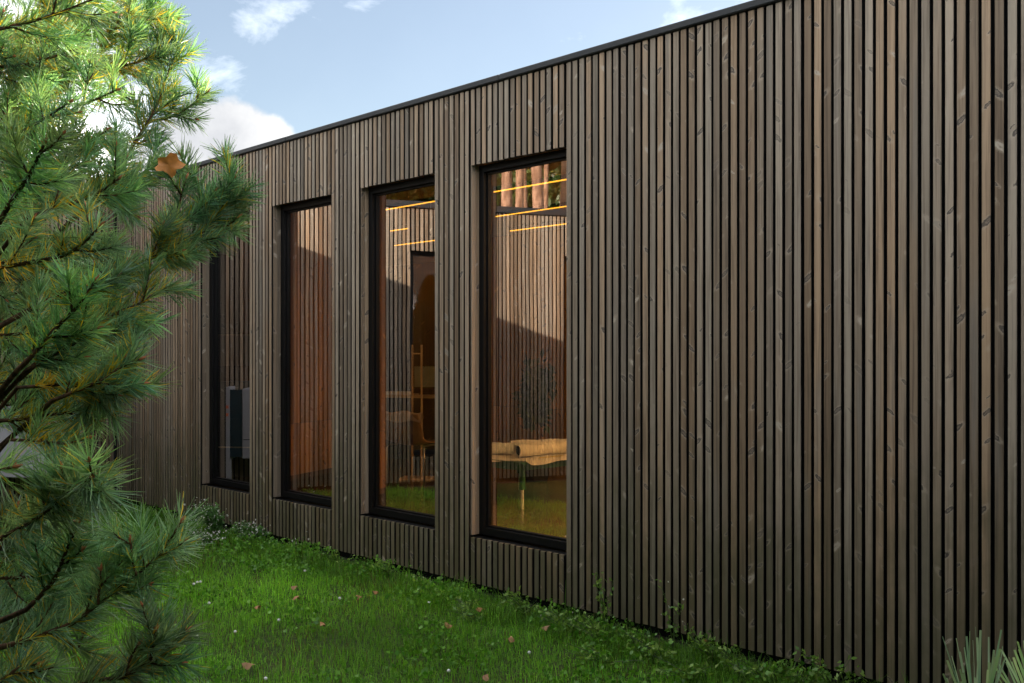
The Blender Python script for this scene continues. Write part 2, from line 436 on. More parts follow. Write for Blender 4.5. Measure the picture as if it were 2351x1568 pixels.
def facade(root, x0, x1, openings, coping_cuts, pane_mat='glass'):
    """slat cladding along local x, front face at local y = 0 looking to -y"""
    edges = [x0] + [e for o in openings for e in o] + [x1]
    def run(a, b, z0, z1, n=None):
        n = n or max(1, round((b - a) / PITCH)); p = (b - a) / n
        for i in range(n):
            o = link('slat', slat_mesh(z0, z1), root, (a + (i + 0.5) * p + random.uniform(-.0012, .0012), random.uniform(-.0018, .0018), z0 + random.uniform(-.002, .002)))
            o.rotation_euler = (0, random.uniform(-.0004, .0004), 0)
    for i in range(0, len(edges) - 1):
        a, b = edges[i], edges[i + 1]
        if i % 2 == 0:
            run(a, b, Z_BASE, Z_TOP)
            MB().box((a + 0.002, 0.034, 0.02), (b - 0.002, 0.06, Z_TOP)).build('backing_board', M['black'], root)
        else:
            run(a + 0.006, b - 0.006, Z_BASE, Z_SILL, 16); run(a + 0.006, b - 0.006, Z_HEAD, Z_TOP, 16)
            MB().box((a, 0.034, 0.02), (b, 0.06, Z_SILL - 0.012)).build('backing_board', M['black'], root)
            MB().box((a, 0.034, Z_HEAD + 0.012), (b, 0.06, Z_TOP)).build('backing_board', M['black'], root)
            window(root, a, b, pane_mat)
    MB().box((x0, 0.038, 0.0), (x1, 0.058, 0.018)).build('plinth', M['plinth'], root)
    cuts = [x0] + list(coping_cuts) + [x1]
    for a, b in zip(cuts[:-1], cuts[1:]):
        MB().box((a + 0.0015, -0.022, 3.617), (b - 0.0015, 0.30, 3.660 if pane_mat == 'glass' else 3.705)).build('coping', M['coping'], root, bevel=0.006)

def window(root, a, b, pane_mat):
    fr = MB(); wf, y0, y1 = 0.050, 0.095, 0.165
    z0, z1 = Z_SILL + 0.012, Z_HEAD + 0.012
    fr.box((a, y0, z0), (a + wf, y1, z1)); fr.box((b - wf, y0, z0), (b, y1, z1))
    fr.box((a + wf, y0, z0), (b - wf, y1, z0 + wf)); fr.box((a + wf, y0, z1 - wf), (b - wf, y1, z1))
    # slim inner bead
    q = 0.014
    fr.box((a + wf, y0 + 0.03, z0 + wf), (a + wf + q, y1 - 0.005, z1 - wf)); fr.box((b - wf - q, y0 + 0.03, z0 + wf), (b - wf, y1 - 0.005, z1 - wf))
    fr.box((a + wf + q, y0 + 0.03, z0 + wf), (b - wf - q, y1 - 0.005, z0 + wf + q)); fr.box((a + wf + q, y0 + 0.03, z1 - wf - q), (b - wf - q, y1 - 0.005, z1 - wf))
    wn_ = fr.build('window', M['frame'], root)
    link('pane', MB().add([(a + wf + q - .004, 0.142, z0 + wf + q - .004), (b - wf - q + .004, 0.142, z0 + wf + q - .004), (b - wf - q + .004, 0.142, z1 - wf - q + .004), (a + wf + q - .004, 0.142, z1 - wf - q + .004)], [(0, 1, 2, 3)]).mesh('pane', M[pane_mat], recalc=False), wn_)
    MB().box((a, 0.0335, Z_SILL - 0.011), (b, 0.0945, Z_SILL - 0.002)).build('sill', M['frame'], wn_)
    MB().box((a, 0.0235, Z_HEAD + 0.013), (b, 0.0945, Z_HEAD + 0.033)).build('soffit', M['frame'], wn_)
    for x, s in ((a, -1), (b, 1)):
        for ya, yb in ((0.0225, 0.057), (0.0585, 0.0945)):
            w_ = 0.018
            me = MB().box((-w_ / 2, -(yb - ya) / 2, 0), (w_ / 2, (yb - ya) / 2, Z_HEAD - Z_SILL + 0.0)).mesh('jamb_board', M['jamb'], 0.002)
            link('jamb_board', me, wn_, (x + s * (w_ / 2 - 0.002) * 1.0, (ya + yb) / 2, Z_SILL + 0.011))

WX = [(-9.372, -8.422), (-8.017, -7.067), (-6.668, -5.722), (-5.325, -4.392)]
XL, XR = -11.41, 1.00
bld = thing('timber_building', (-5.2, 0, 0), 0, 'long single storey building clad in dark weathered vertical timber slats with four tall windows', 'building')
facade(bld, XL + 5.2, XR + 5.2, [(a + 5.2, b + 5.2) for a, b in WX], [-7.75 + 5.2, -5.0 + 5.2, -2.35 + 5.2])
OX = 5.2
MB().box((XL + OX - 4, 0.302, 3.46), (XR + OX, 7.2, 3.60)).build('roof', M['roof'], bld)
MB().box((XL + OX - 4, 6.9, 0.0), (XR + OX, 7.1, 3.455)).build('rear_wall', M['int_dark'], bld)
MB().box((XR + OX - 0.1, 0.07, 0.0), (XR + OX, 6.895, 3.455)).build('end_wall', M['int_dark'], bld)
MB().box((XL + OX - 4.1, 0.07, 0.0), (XL + OX - 4.0, 7.1, 3.455)).build('end_wall', M['int_dark'], bld)
MB().box((XL + OX - 4, 0.07, 0.0), (XL + OX + .02, 0.165, 3.455)).build('inner_wall', M['int_dark'], bld)
MB().box((XL + OX - .05, -0.012, 0.02), (XL + OX - .001, 0.062, 3.612)).build('corner_post', M['black'], bld)
MB().box((XL + OX - 4, 0.168, 0.30), (XR + OX - .105, 6.895, 0.42)).build('interior_floor', M['int_floor'], bld)
MB().box((XL + OX - 4, 0.168, 3.42), (XR + OX - .105, 6.895, 3.455)).build('interior_ceiling', M['int_ceil'], bld)
# inner faces of the piers between windows
for a, b in [(XL, WX[0][0])] + [(WX[i][1], WX[i + 1][0]) for i in range(3)] + [(WX[3][1], XR)]:
    MB().box((a + OX + .02, 0.065, 0.425), (b + OX - .02, 0.166, 3.10)).build('wall_core', M['int_dark'], bld)
MB().box((XL + OX, 0.065, 3.105), (XR + OX, 0.164, 3.46)).build('wall_header', M['int_dark'], bld)
# partitions run slanted, parallel to the side wing
ang = math.atan2(0.403, 0.915)       # direction (-0.403, 0.915)
def partition(x, y, length, n, name='partition', rz=ang):
    p = MB().box((-0.05, 0.0, 0.06), (0.0, length, 2.86)).build(name, M['int_dark'], bld, (x + OX, y, 0.425), rz=rz)
    wd = length / n
    for i in range(n):
        for z0, z1 in ((0.0, 0.50), (0.506, 2.74)):
            me_key = ('board', round(wd, 4), z0)
            if me_key not in slat_cache:
                slat_cache[me_key] = MB().box((0.001, 0.003, z0), (0.018, wd - 0.003, z1)).mesh('board', M['panel'], 0.002)
            link('board', slat_cache[me_key], p, (0, i * wd, 0.115))
    return p
partition(-8.36, 0.30, 1.75, 17)
partition(-6.92, 0.19, 0.42, 4)
partition(-5.55, 0.19, 0.42, 4)
partition(-10.2, 0.9, 3.2, 26)
partition(-10.35, 4.3, 3.0, 24, rz=-math.pi / 2)

# side wing, only seen as a dark strip behind the pine and as a mirror image in the panes
WANG = math.atan2(0.915, -0.403)
wing = thing('building_wing', (-11.40, -0.03, 0), WANG, 'side wing of the slatted building behind the pine, at the inner corner', 'building')
facade(wing, -9.5, -0.02, [(-8.55, -7.55), (-6.40, -5.40), (-4.22, -3.24)], [-7.0, -3.5], 'wing_glass')
MB().box((-9.5, 0.302, 3.46), (-0.02, 5.0, 3.60)).build('roof', M['roof'], wing)
MB().box((-9.5, 4.9, 0), (-0.02, 5.0, 3.455)).build('rear_wall', M['int_dark'], wing)
MB().box((-9.5, 0.168, 0.30), (-0.02, 4.895, 0.42)).build('interior_floor', M['int_floor'], wing)
MB().box((-9.5, 1.6, 0.425), (-0.02, 1.7, 3.455)).build('partition', M['panel'], wing)
MB().box((-9.6, 0.07, 0), (-9.505, 4.9, 3.455)).build('end_wall', M['int_dark'], wing)

for x_ in (-8.0, -5.9, -3.7):
    wl_ = MB().box((-.7, -0.014, 0.0), (.7, 0.014, 0.03)).build('lamp_housing', M['frame'], wing, (x_, 0.9, 3.2))
    MB().box((-.7, -0.012, -0.02), (.7, 0.012, -0.001)).build('diffuser', M['wing_lamp'], wl_)

# ------------------------------------------------------------------ interior things
LZ = 3.15
lamps = [(-7.92, -6.72, 1.22, 'first linear lamp of the near row, over the chair'), (-6.39, -4.6, 1.25, 'bright linear lamp highest in the fourth window'),
         (-9.22, -8.90, 2.28, 'short linear lamp in the middle of the third window'), (-7.50, -5.4, 2.33, 'middle linear lamp in the fourth window'),
         (-10.4, -8.7, 3.25, 'lowest linear lamp in the third window above the desk'), (-8.25, -6.1, 3.27, 'lowest linear lamp in the fourth window'),
         (-9.95, -8.95, 0.62, 'linear lamp at the top of the first window beside the pine')]
for k_, (x_, y_) in enumerate(((-3.9, 1.22), (-1.6, 1.22), (-3.7, 2.3), (-1.4, 2.3), (-3.4, 3.25), (-1.2, 3.25))):  # unseen lamps added to brighten the interior
    lamps.append((x_, x_ + 1.9, y_, 'broad lamp ' + ('first second third fourth fifth sixth'.split()[k_]) + ' of the unseen fill lamps added behind the closed wall'))
for x0, x1, y, lab in lamps:
    l_ = thing('linear_lamp', ((x0 + x1) / 2, y, LZ), 0, 'glowing warm yellow ' + lab, 'lamp', 'linear lamps under the ceiling')
    h = (x1 - x0) / 2
    MB().box((-h, -0.010, 0.008), (h, 0.010, 0.045)).build('housing', M['frame'], l_)
    dw = 0.006 if x1 < -4.5 else 0.05
    MB().box((-h, -dw, -0.002), (h, dw, 0.007)).build('diffuser', M['lamp' if x1 < -4.5 else 'fill_strip'], l_)
    for s in (-0.8, 0.8): MB().tube([(s * h, 0, 0.051), (s * h, 0, 0.27)], 0.002, 4).build('cable', M['frame'], l_)

FZ = 0.42
# low table with rolls
tx, ty = -5.86, 1.08          # its nearest corner
tb = thing('low_table', (tx - .45, ty + .42, FZ), 0, 'low table with a green metal leg, paper on top, inside the fourth window', 'table')
MB().box((-0.50, -0.44, 0.375), (0.47, 0.48, 0.395)).build('table_top', M['green_metal'], tb, bevel=0.004)
MB().box((-0.47, -0.42, 0.325), (0.43, -0.40, 0.374)).box((0.425, -0.395, 0.325), (0.445, 0.44, 0.374)).build('rail', M['green_metal'], tb)
for lx in (-0.44, 0.41):
    for ly in (-.385, .43):
        lg = MB().box((lx - .018, ly - .018, 0.16), (lx + .018, ly + .018, 0.324)).build('leg', M['green_metal'], tb)
        MB().tube([(lx, ly, 0.0), (lx, ly, 0.159)], 0.014, 8).build('foot', M['white'], lg)
pp = MB(); pv = []
nx_, ny_ = 12, 12
for j in range(ny_ + 1):
    for i in range(nx_ + 1):
        u_, v_ = i / nx_, j / ny_
        x_ = tx - .74 + .82 * u_ + .02 * math.sin(v_ * 9); y_ = ty - .04 + .90 * v_ - (.06 * math.sin(u_ * 5) if j == 0 else 0)
        over = max(0, x_ - tx - .015) + max(0, ty - .02 - y_)
        pv.append((x_, y_, FZ + .400 + .006 * (1 + math.sin(u_ * 7 + v_ * 4)) - over * .45))
pp.add(pv, [(j*(nx_+1)+i, j*(nx_+1)+i+1, (j+1)*(nx_+1)+i+1, (j+1)*(nx_+1)+i) for j in range(ny_) for i in range(nx_)])
tag(pp.build('paper_sheet', M['paper'], smooth=True), 'large cream paper sheet with a yellow mark spread on the low table', 'paper')
def roll(a, b, r, mat, lab, core):
    a, b = Vector(a), Vector(b)
    rr = thing('paper_roll', a, 0, lab, 'roll', 'rolls on the low table')
    d = (b - a); nseg = 9; pts = []; rad = []
    for i in range(nseg + 1):
        t_ = i / nseg; pts.append(d * t_); rad.append(r * (1 + 0.07 * math.sin(t_ * 13 + r * 90)))
    MB().tube(pts, rad, 14, cap=False).build('wrap', mat, rr, smooth=True)
    MB().tube([d * 0.03, d * 0.96], r * 0.80, 12).build('core', core, rr)
z = FZ + 0.414
roll((tx - 0.20, ty + 0.13, z + .056), (tx - 0.13, ty + 0.88, z + .056), 0.054, M['paper'], 'long cream paper roll with dark open end lying at the front of the low table', M['pot'])
roll((tx - 0.60, ty + 0.10, z + .053), (tx - 0.31, ty + 0.40, z + .053), 0.051, M['clearwrap'], 'short crumpled roll in pale wrapping at the left end of the low table', M['pot'])
roll((tx - 0.56, ty + 0.40, z + .055), (tx - 0.34, ty + 0.92, z + .055), 0.053, M['paper'], 'paper roll furthest back on the low table, behind the other rolls', M['pot'])
me = MB().add([(tx - .05, ty + .22, FZ + .416), (tx + .00, ty + .20, FZ + .416), (tx + .01, ty + .52, FZ + .416), (tx - .04, ty + .50, FZ + .416)], [(0, 1, 2, 3)])
tag(me.build('sticky_note', M['yellow']), 'yellow note lying on the paper sheet beside the roll', 'note')

def leaf_cloud(name, pts, size, cols, mat, parent=None, flat=0.0, loc=(0, 0, 0), aspect=0.5):
    """leaf blades: folded quads at given points"""
    n = len(pts); P = np.asarray(pts, dtype=np.float32)
    d = rng.normal(size=(n, 3)); d[:, 2] -= flat; d /= np.linalg.norm(d, axis=1)[:, None]
    u = rng.normal(size=(n, 3)); u -= (u * d).sum(1)[:, None] * d; u /= np.linalg.norm(u, axis=1)[:, None]
    s = (size * rng.uniform(0.6, 1.25, n))[:, None]
    nn = np.cross(d, u)
    V = np.stack([P, P + d * s * 0.45 + u * s * aspect * .5 + nn * s * .06, P + d * s - nn * s * .05, P + d * s * 0.45 - u * s * aspect * .5 + nn * s * .06], 1).reshape(-1, 3)
    Fq = np.arange(4 * n, dtype=np.int32).reshape(-1, 4)
    c = cols if cols.ndim == 2 else np.tile(cols, (n, 1))
    me = mesh_np(name, V, Fq, mat, np.repeat(c, 4, axis=0))
    o = link(name, me, parent, loc)
    return o

def mixcol(n, a, b, jit=0.25):
    t = rng.random(n)[:, None]
    return (np.array(a) * (1 - t) + np.array(b) * t) * rng.uniform(1 - jit, 1 + jit, (n, 1))

fp = at(1232, 1100, 10.2); fp.z = FZ
pl = thing('potted_plant', fp, 0, 'tall leafy potted plant behind the low table inside the fourth window', 'plant')
MB().tube([(0, 0, 0), (0, 0, .02), (0, 0, .36)], [.10, .12, .15], 12).build('pot', M['pot'], pl)
MB().tube([(0, 0, .3), (.02, 0, .7), (-.01, .02, 1.2)], [.016, .013, .006], 6).build('stem', M['twig'], pl)
pts = []
while len(pts) < 800:
    p = rng.uniform(-1, 1, 3)
    lim_ = (.62 + .38 * math.sin(7 * p[2] + 4 * p[0] + 1.0) * math.cos(5 * p[1] - 3 * p[2])) * (1.0 if p[2] > -.5 else .7)
    if 0.08 < (p ** 2).sum() < lim_: pts.append((p[0] * .21 + 0.05 * p[2] * 0, p[1] * .21, .88 + p[2] * .48))
leaf_cloud('foliage', pts, 0.10, mixcol(800, (0.012, 0.03, 0.008), (0.04, 0.065, 0.018)), M['leaf'], pl, flat=0.9)

# chair
cp = at(955, 1120, 9.7); cp.z = FZ
ch = thing('shell_chair', cp, math.radians(20), 'brown shell chair on bent metal legs inside the third window', 'chair')
sv = []
for j in range(9):
    t_ = j / 8
    prof = [( -0.20, .44), (-.05, .425), (.10, .42), (.17, .44), (.205, .50), (.22, .56), (.235, .62), (.25, .68), (.262, .73)][j]
    for i in range(7):
        s_ = (i - 3) / 3
        wv = 0.22 - 0.03 * (j > 5) * (j - 5) / 3
        sv.append((s_ * wv, -prof[0] * 1.0 - (0.03 * s_ * s_ if j > 3 else 0) , prof[1] + (0.03 * s_ * s_ if j <= 3 else 0)))
MB().add(sv, [(j*7+i, j*7+i+1, (j+1)*7+i+1, (j+1)*7+i) for j in range(8) for i in range(6)]).build('seat', M['chair'], ch, smooth=True).modifiers.new('thickness', 'SOLIDIFY').thickness = 0.012
for sx in (-1, 1):
    MB().tube([(sx*.21, -.20, .0), (sx*.21, -.20, .40), (sx*.19, -.17, .425), (sx*.19, .14, .425), (sx*.21, .19, .40), (sx*.21, .22, 0.0)], 0.009, 8).build('leg_frame', M['chrome'], ch, smooth=True)
jk = []
for j in range(5):
    for i in range(9):
        s_ = (i - 4) / 4
        jk.append((s_ * .23, -.285 + .012 * j + .008 * math.sin(i * 2.1), .71 + [-.05, 0.02, .045, .03, -.03][j] + .012 * math.sin(i * 1.3 + j)))
tag(MB().add([Matrix.Rotation(math.radians(20), 3, 'Z') @ Vector(q) + cp for q in jk], [(j*9+i, j*9+i+1, (j+1)*9+i+1, (j+1)*9+i) for j in range(4) for i in range(8)]).build('draped_cloth', M['beige'], smooth=True), 'beige cloth hung over the back of the shell chair', 'cloth')

# wooden ladder-like stand
lp = at(957, 980, 10.4); lp.z = FZ
ld = thing('wooden_stand', lp, math.radians(38), 'slim upright pale wooden frame with two posts behind the shell chair', 'stand')
for s in (-.05, .05): MB().box((s - .009, -.009, 0), (s + .009, .009, 1.40)).build('post', M['pale_wood'], ld)
for h in (0.62, 1.30): MB().box((-.04, -.008, h), (.04, .008, h + .016)).build('rung', M['pale_wood'], ld)
MB().box((-.16, -.12, 0.0), (.16, .12, .018)).build('foot_plate', M['pale_wood'], ld)

# desk with monitor
dp = at(945, 905, 11.6); dz = dp.z; dp.z = FZ
dk = thing('desk', dp, math.radians(24), 'long pale desk at the back of the third window', 'desk')
MB().box((-.75, -.3, dz - FZ - .03), (.55, .35, dz - FZ)).build('desk_top', M['pale_wood'], dk)
MB().box((-.72, .25, .05), (.52, .27, dz - FZ - .031)).build('modesty_panel', M['darkbox'], dk)
for s in (-.68, .45): MB().box((s, -.28, 0), (s + .04, .24, dz - FZ - .031)).build('leg', M['frame'], dk)
mp = at(988, 880, 11.55); mp.z = dz
mo = thing('monitor', mp, math.radians(38), 'monitor with a black frame on the desk at the third window edge', 'monitor')
MB().box((-.12, -.08, 0.002), (.12, .08, .012)).build('base', M['frame'], mo)
MB().box((-.02, -.01, .012), (.02, .01, .07)).build('neck', M['frame'], mo)
MB().box((-.20, -.02, .07), (.20, .01, .34)).build('bezel', M['frame'], mo)
MB().box((-.185, -.0225, .085), (.185, -.0205, .325)).build('screen', M['screen'], mo)
bp_ = at(915, 895, 11.5); bp_.z = dz + .001
tag(MB().box((-.16, -.1, 0), (.14, .1, .035), Matrix.Translation(bp_) @ Matrix.Rotation(.5, 4, 'Z')).build('paper_stack', M['paper'], bevel=.004), 'low stack of papers lying on the desk in the third window', 'papers')

# first window: board, cupboard, shelf
bx = at(535, 805, 10.6)
wb = thing('wall_board', (bx.x, bx.y, bx.z), math.radians(38), 'beige horizontal board on the partition in the first window', 'board')
MB().box((-.45, -.02, -.16), (.45, 0.0, .16)).build('panel', M['beige'], wb)
MB().box((-.46, -.03, .16), (.46, 0.005, .175)).build('top_rail', M['pale_wood'], wb)
cb = at(552, 1000, 10.2); cb.z = FZ
cu = thing('cupboard', cb, math.radians(38), 'dark grey cupboard below the board in the first window', 'cupboard')
MB().box((-.22, -.02, .05), (.36, .35, 1.02)).build('carcass', M['darkbox'], cu)
for k, (z0, z1) in enumerate(((.06, .34), (.36, .64), (.66, 1.0))): MB().box((-.215, -.04, z0), (.355, -.021, z1)).build('drawer', M['darkbox'], cu)
MB().box((-.22, -.045, .345), (.36, -.03, .357)).build('handle_strip', M['pale_wood'], cu)

# ------------------------------------------------------------------ grey cabinet by the wing
u_ = (HEAD + RIGHT * 0.15).normalized()
cab_rz = math.atan2(u_.y, u_.x)
c0 = at(98, 1098, 9.8)
cab = thing('outdoor_cabinet', (c0.x, c0.y, 0), cab_rz, 'pale grey metal cabinet on legs beside the dark wing, behind the lower pine branches', 'cabinet')
# local +x runs away from the camera, +y to the left
MB().box((0.0, 0.0, 0.50), (0.50, 0.85, 1.32)).build('body', M['greyp'], cab, bevel=.008)
MB().box((0.503, 0.012, 0.52), (0.64, 0.83, 1.31)).build('glazed_panel', M['blueglass'], cab)
MB().box((0.643, 0.0, 0.47), (0.70, 0.85, 1.34)).build('end_panel', M['greyp'], cab, bevel=.006)
MB().box((0.02, -0.008, 0.72), (0.485, -0.001, 0.728)).build('seam', M['frame'], cab)
for z_ in (1.0, 1.09): MB().box((0.655, -0.006, z_), (0.69, -0.001, z_ + .035)).build('sticker', M['orange'], cab)
for lx, ly in ((.0, .0), (.0, .79), (.64, .02), (.64, .79)): MB().box((lx - .01, ly - .01, 0), (lx + .05, ly + .05, .498)).build('leg', M['greyp'], cab)

# ------------------------------------------------------------------ pines
def needles(curve, n_f, L, width, ang=(28, 62), t0=0.0, yellow=0.0, green=((0.075, 0.175, 0.095), (0.28, 0.45, 0.27)), fan=True, tipw=.35):
    """needle pairs along a polyline; returns verts, quads, colours"""
    C = np.asarray([tuple(p) for p in curve], dtype=np.float64)
    seg = np.linalg.norm(np.diff(C, axis=0), axis=1); cum = np.concatenate([[0], np.cumsum(seg)]); tot = cum[-1]
    t = t0 + (1 - t0) * rng.random(n_f) ** 0.9
    d = t * tot
    k = np.clip(np.searchsorted(cum, d, side='right') - 1, 0, len(seg) - 1)
    fr = (d - cum[k]) / seg[k]
    base = C[k] + (C[k + 1] - C[k]) * fr[:, None]
    T = (C[k + 1] - C[k]) / seg[k][:, None]
    r = rng.normal(size=(n_f, 3)); r -= (r * T).sum(1)[:, None] * T; r /= np.linalg.norm(r, axis=1)[:, None]
    a = np.radians(rng.uniform(ang[0], ang[1], n_f))
    if fan:
        tip = np.clip((t - 0.88) / 0.12, 0, 1)
        a = a * (1 - 0.45 * tip * rng.random(n_f))
    D = T * np.cos(a)[:, None] + r * np.sin(a)[:, None]
    Ls = L * rng.uniform(0.75, 1.12, n_f)
    out_b, out_d, out_l, out_r, out_t = [], [], [], [], []
    for s in (-1, 1):
        dd = D + rng.normal(scale=0.09, size=(n_f, 3)); dd /= np.linalg.norm(dd, axis=1)[:, None]
        out_b.append(base); out_d.append(dd); out_l.append(Ls * rng.uniform(.93, 1.05, n_f)); out_r.append(T); out_t.append(t)
    B = np.concatenate(out_b); D = np.concatenate(out_d); Ls = np.concatenate(out_l)[:, None]; T = np.concatenate(out_r); t = np.concatenate(out_t)
    n = len(B)
    bend = T * rng.uniform(0.0, 0.28, (n, 1)) + rng.normal(scale=0.08, size=(n, 3)) - np.array([0, 0, 0.05])
    mid = B + D * Ls * 0.52
    end = mid + (D + bend) / np.linalg.norm(D + bend, axis=1)[:, None] * Ls * 0.48
    q = rng.normal(size=(n, 3)); W = np.cross(D, q); W /= np.linalg.norm(W, axis=1)[:, None]
    w_ = width * rng.uniform(.8, 1.2, (n, 1)) / 2
    V = np.stack([B - W * w_ * .8, B + W * w_ * .8, mid + W * w_, mid - W * w_, end + W * w_ * tipw, end - W * w_ * tipw], 1).reshape(-1, 3)
    i0 = np.arange(n, dtype=np.int32)[:, None] * 6
    Fq = np.concatenate([i0 + np.array([[0, 1, 2, 3]]), i0 + np.array([[3, 2, 4, 5]])])
    m = rng.random((n, 1))
    c = np.array(green[0]) * (1 - m) + np.array(green[1]) * m
    c = c * rng.uniform(.75, 1.25, (n, 1))
    yel = (rng.random(n) < yellow * np.clip(1.35 - t * 1.3, 0, 1))
    c[yel] = np.array([0.60, 0.43, 0.03]) * rng.uniform(.6, 1.3, (yel.sum(), 1))
    c = np.repeat(c, 6, axis=0)
    tipi = np.arange(n) * 6
    for kk in (4, 5): c[tipi + kk] = c[tipi + kk] * 0.8 + np.array([.05, .045, .005])
    return V, Fq, c

def smooth_line(pts, sub=4):
    P = [Vector(p) for p in pts]
    if len(P) < 3:
        return [P[0].lerp(P[1], i / sub) for i in range(sub + 1)]
    out = []
    for i in range(len(P) - 1):
        p0 = P[max(i - 1, 0)]; p1 = P[i]; p2 = P[i + 1]; p3 = P[min(i + 2, len(P) - 1)]
        for s in range(sub):
            t = s / sub
            out.append(0.5 * ((2 * p1) + (p2 - p0) * t + (2 * p0 - 5 * p1 + 4 * p2 - p3) * t * t + (3 * p1 - p0 - 3 * p2 + p3) * t ** 3))
    out.append(P[-1]); return out

class Bough:
    """a branch with its side shoots: one bark mesh, its needles a sub-part, its buds another"""
    def __init__(s): s.w = MB(); s.V = []; s.F = []; s.C = []; s.nv = 0; s.b = MB()
    def need(s, *a, **k):
        V, Fq, c = needles(*a, **k)
        c = c * np.array([random.uniform(.8, 1.15), 1.0, random.uniform(.8, 1.2)]) * random.uniform(.6, 1.35); s.V.append(V); s.F.append(Fq + s.nv); s.C.append(c); s.nv += len(V)
    def bud(s, p, d, size=0.012):
        p = Vector(p); d = Vector(d).normalized()
        s.b.tube([p, p + d * size * .5, p + d * size * 1.3], [size * .22, size * .3, size * .05], 5)
        for k in range(3):
            q = (d + Vector(rng.normal(scale=.5, size=3))).normalized()
            s.b.tube([p, p + q * size * .8], [size * .16, size * .04], 4)
    def build(s, parent):
        br = s.w.build('branch', M['twig'], parent, smooth=True)
        if s.V:
            o = link('needles', mesh_np('needles', np.concatenate(s.V), np.concatenate(s.F), M['needle'], np.concatenate(s.C)), br)
            tag(o, kind='stuff')
        if s.b.v: tag(s.b.build('buds', M['bud'], br), kind='stuff')
        return br

def view_dir(p): return (Vector(p) - CAM).normalized()

def shoot(b, p0, d, L, nl=0.058, dens=620, width=0.0021, yellow=0.05, r0=0.0028, curve_up=0.25):
    d = Vector(d).normalized(); p0 = Vector(p0)
    p1 = p0 + d * L * .5; d2 = (d + Vector((0, 0, curve_up))).normalized(); p2 = p1 + d2 * L * .5
    ln = smooth_line([p0, p1, p2], 3)
    b.w.tube(ln, [r0 * (1 - .6 * i / (len(ln) - 1)) for i in range(len(ln))], 5)
    b.need(ln, max(10, int(L * dens)), nl, width, t0=0.05, yellow=yellow)
    if random.random() < .35: b.bud(p2, d2, .010)
    return ln

def bough(parent, pts, r0, r1, trunk=None, nl=0.058, side=0.066, side_len=(0.08, 0.155), dens=800, yellow=0.25, width=0.0021, bare=0.12, side_from=0.15, base_px=True, sub=True):
    b = Bough()
    line = smooth_line(pts, 4)
    n = len(line)
    full = ([trunk] if trunk is not None else [])
    if trunk is not None:
        mid = Vector(trunk).lerp(line[0], 0.5) + Vector((0, 0, -0.06))
        full = smooth_line([trunk, mid, line[0]], 3)[:-1]
    allp = full + line
    r0 *= .62; r1 *= .6
    b.w.tube(allp, [r0 * 1.25 if i < len(full) else r0 + (r1 - r0) * (i - len(full)) / (n - 1) for i in range(len(allp))], 6)
    ln = sum((line[i + 1] - line[i]).length for i in range(n - 1))
    b.need(line, int(ln * dens * 1.0), nl, width, t0=bare, yellow=yellow, ang=(35, 70))
    b.bud(line[-1], line[-1] - line[-2], 0.013)
    acc = 0.0; sgn = random.choice((-1, 1)); tgt = side * random.uniform(.5, 1)
    tot = 0.0
    for i in range(n - 1):
        sl = (line[i + 1] - line[i]).length; acc += sl; tot += sl
        if tot < side_from * ln: continue
        while acc > tgt:
            acc -= tgt; tgt = side * random.uniform(.6, 1.3); sgn = -sgn
            T = (line[i + 1] - line[i]).normalized(); p = line[i].lerp(line[i + 1], random.random())
            vd = view_dir(p); across = T.cross(vd).normalized()
            d = T * random.uniform(.6, 1.0) + across * sgn * random.uniform(.45, 1.0) + vd * random.uniform(-.8, .8) + Vector((0, 0, .12))
            L = random.uniform(*side_len) * (1.15 - 0.55 * tot / ln)
            s_ = shoot(b, p, d, L, nl, dens, width, yellow * .35)
            if sub and L > 0.11:
                for sg in (-1, 1):
                    if random.random() < .7:
                        dd = Vector(d).normalized() + Vector(rng.normal(scale=.6, size=3)) * 1.0
                        shoot(b, s_[3], dd, L * .55, nl, dens, width, 0.03, 0.0025)
    return b.build(parent)

tb_ = at(-230, 818, 2.75)
TR = Vector((tb_.x, tb_.y, 0))
pine = thing('pine_tree', TR, 0, 'large pine tree with green and yellowing needles reaching in from the left edge', 'tree')
class _O: pass
tl = [Vector((0, 0, 0)), Vector((.03, -.02, 1.2)), Vector((-.02, .02, 2.4)), Vector((.02, 0, 3.6)), Vector((0, .01, 4.8))]
MB().tube(smooth_line(tl, 4), [.085 * (1 - .75 * i / 16) for i in range(17)], 10).build('trunk', M['trunk'], pine, smooth=True)
def tree_bough(pix, depth, r0=.010, r1=.004, rise=-0.25, attach=True, **k):
    """pix: picture points; depth: one value or first and last"""
    d0, d1 = depth if hasattr(depth, '__len__') else (depth, depth)
    n = len(pix)
    P = [at(x, y, d0 + (d1 - d0) * i / (n - 1)) - TR for i, (x, y) in enumerate(pix)]
    tr = Vector((0, 0, max(.15, P[0].z + rise))) if attach else None
    # needle geometry looks along the true view ray
    return bough_local(P, r0, r1, tr, **k)
def bough_local(P, r0, r1, tr, **k):
    W = [p + TR for p in P]
    o = bough(pine, W, r0, r1, None if tr is None else tr + TR, **k)
    o.location = -TR
    return o

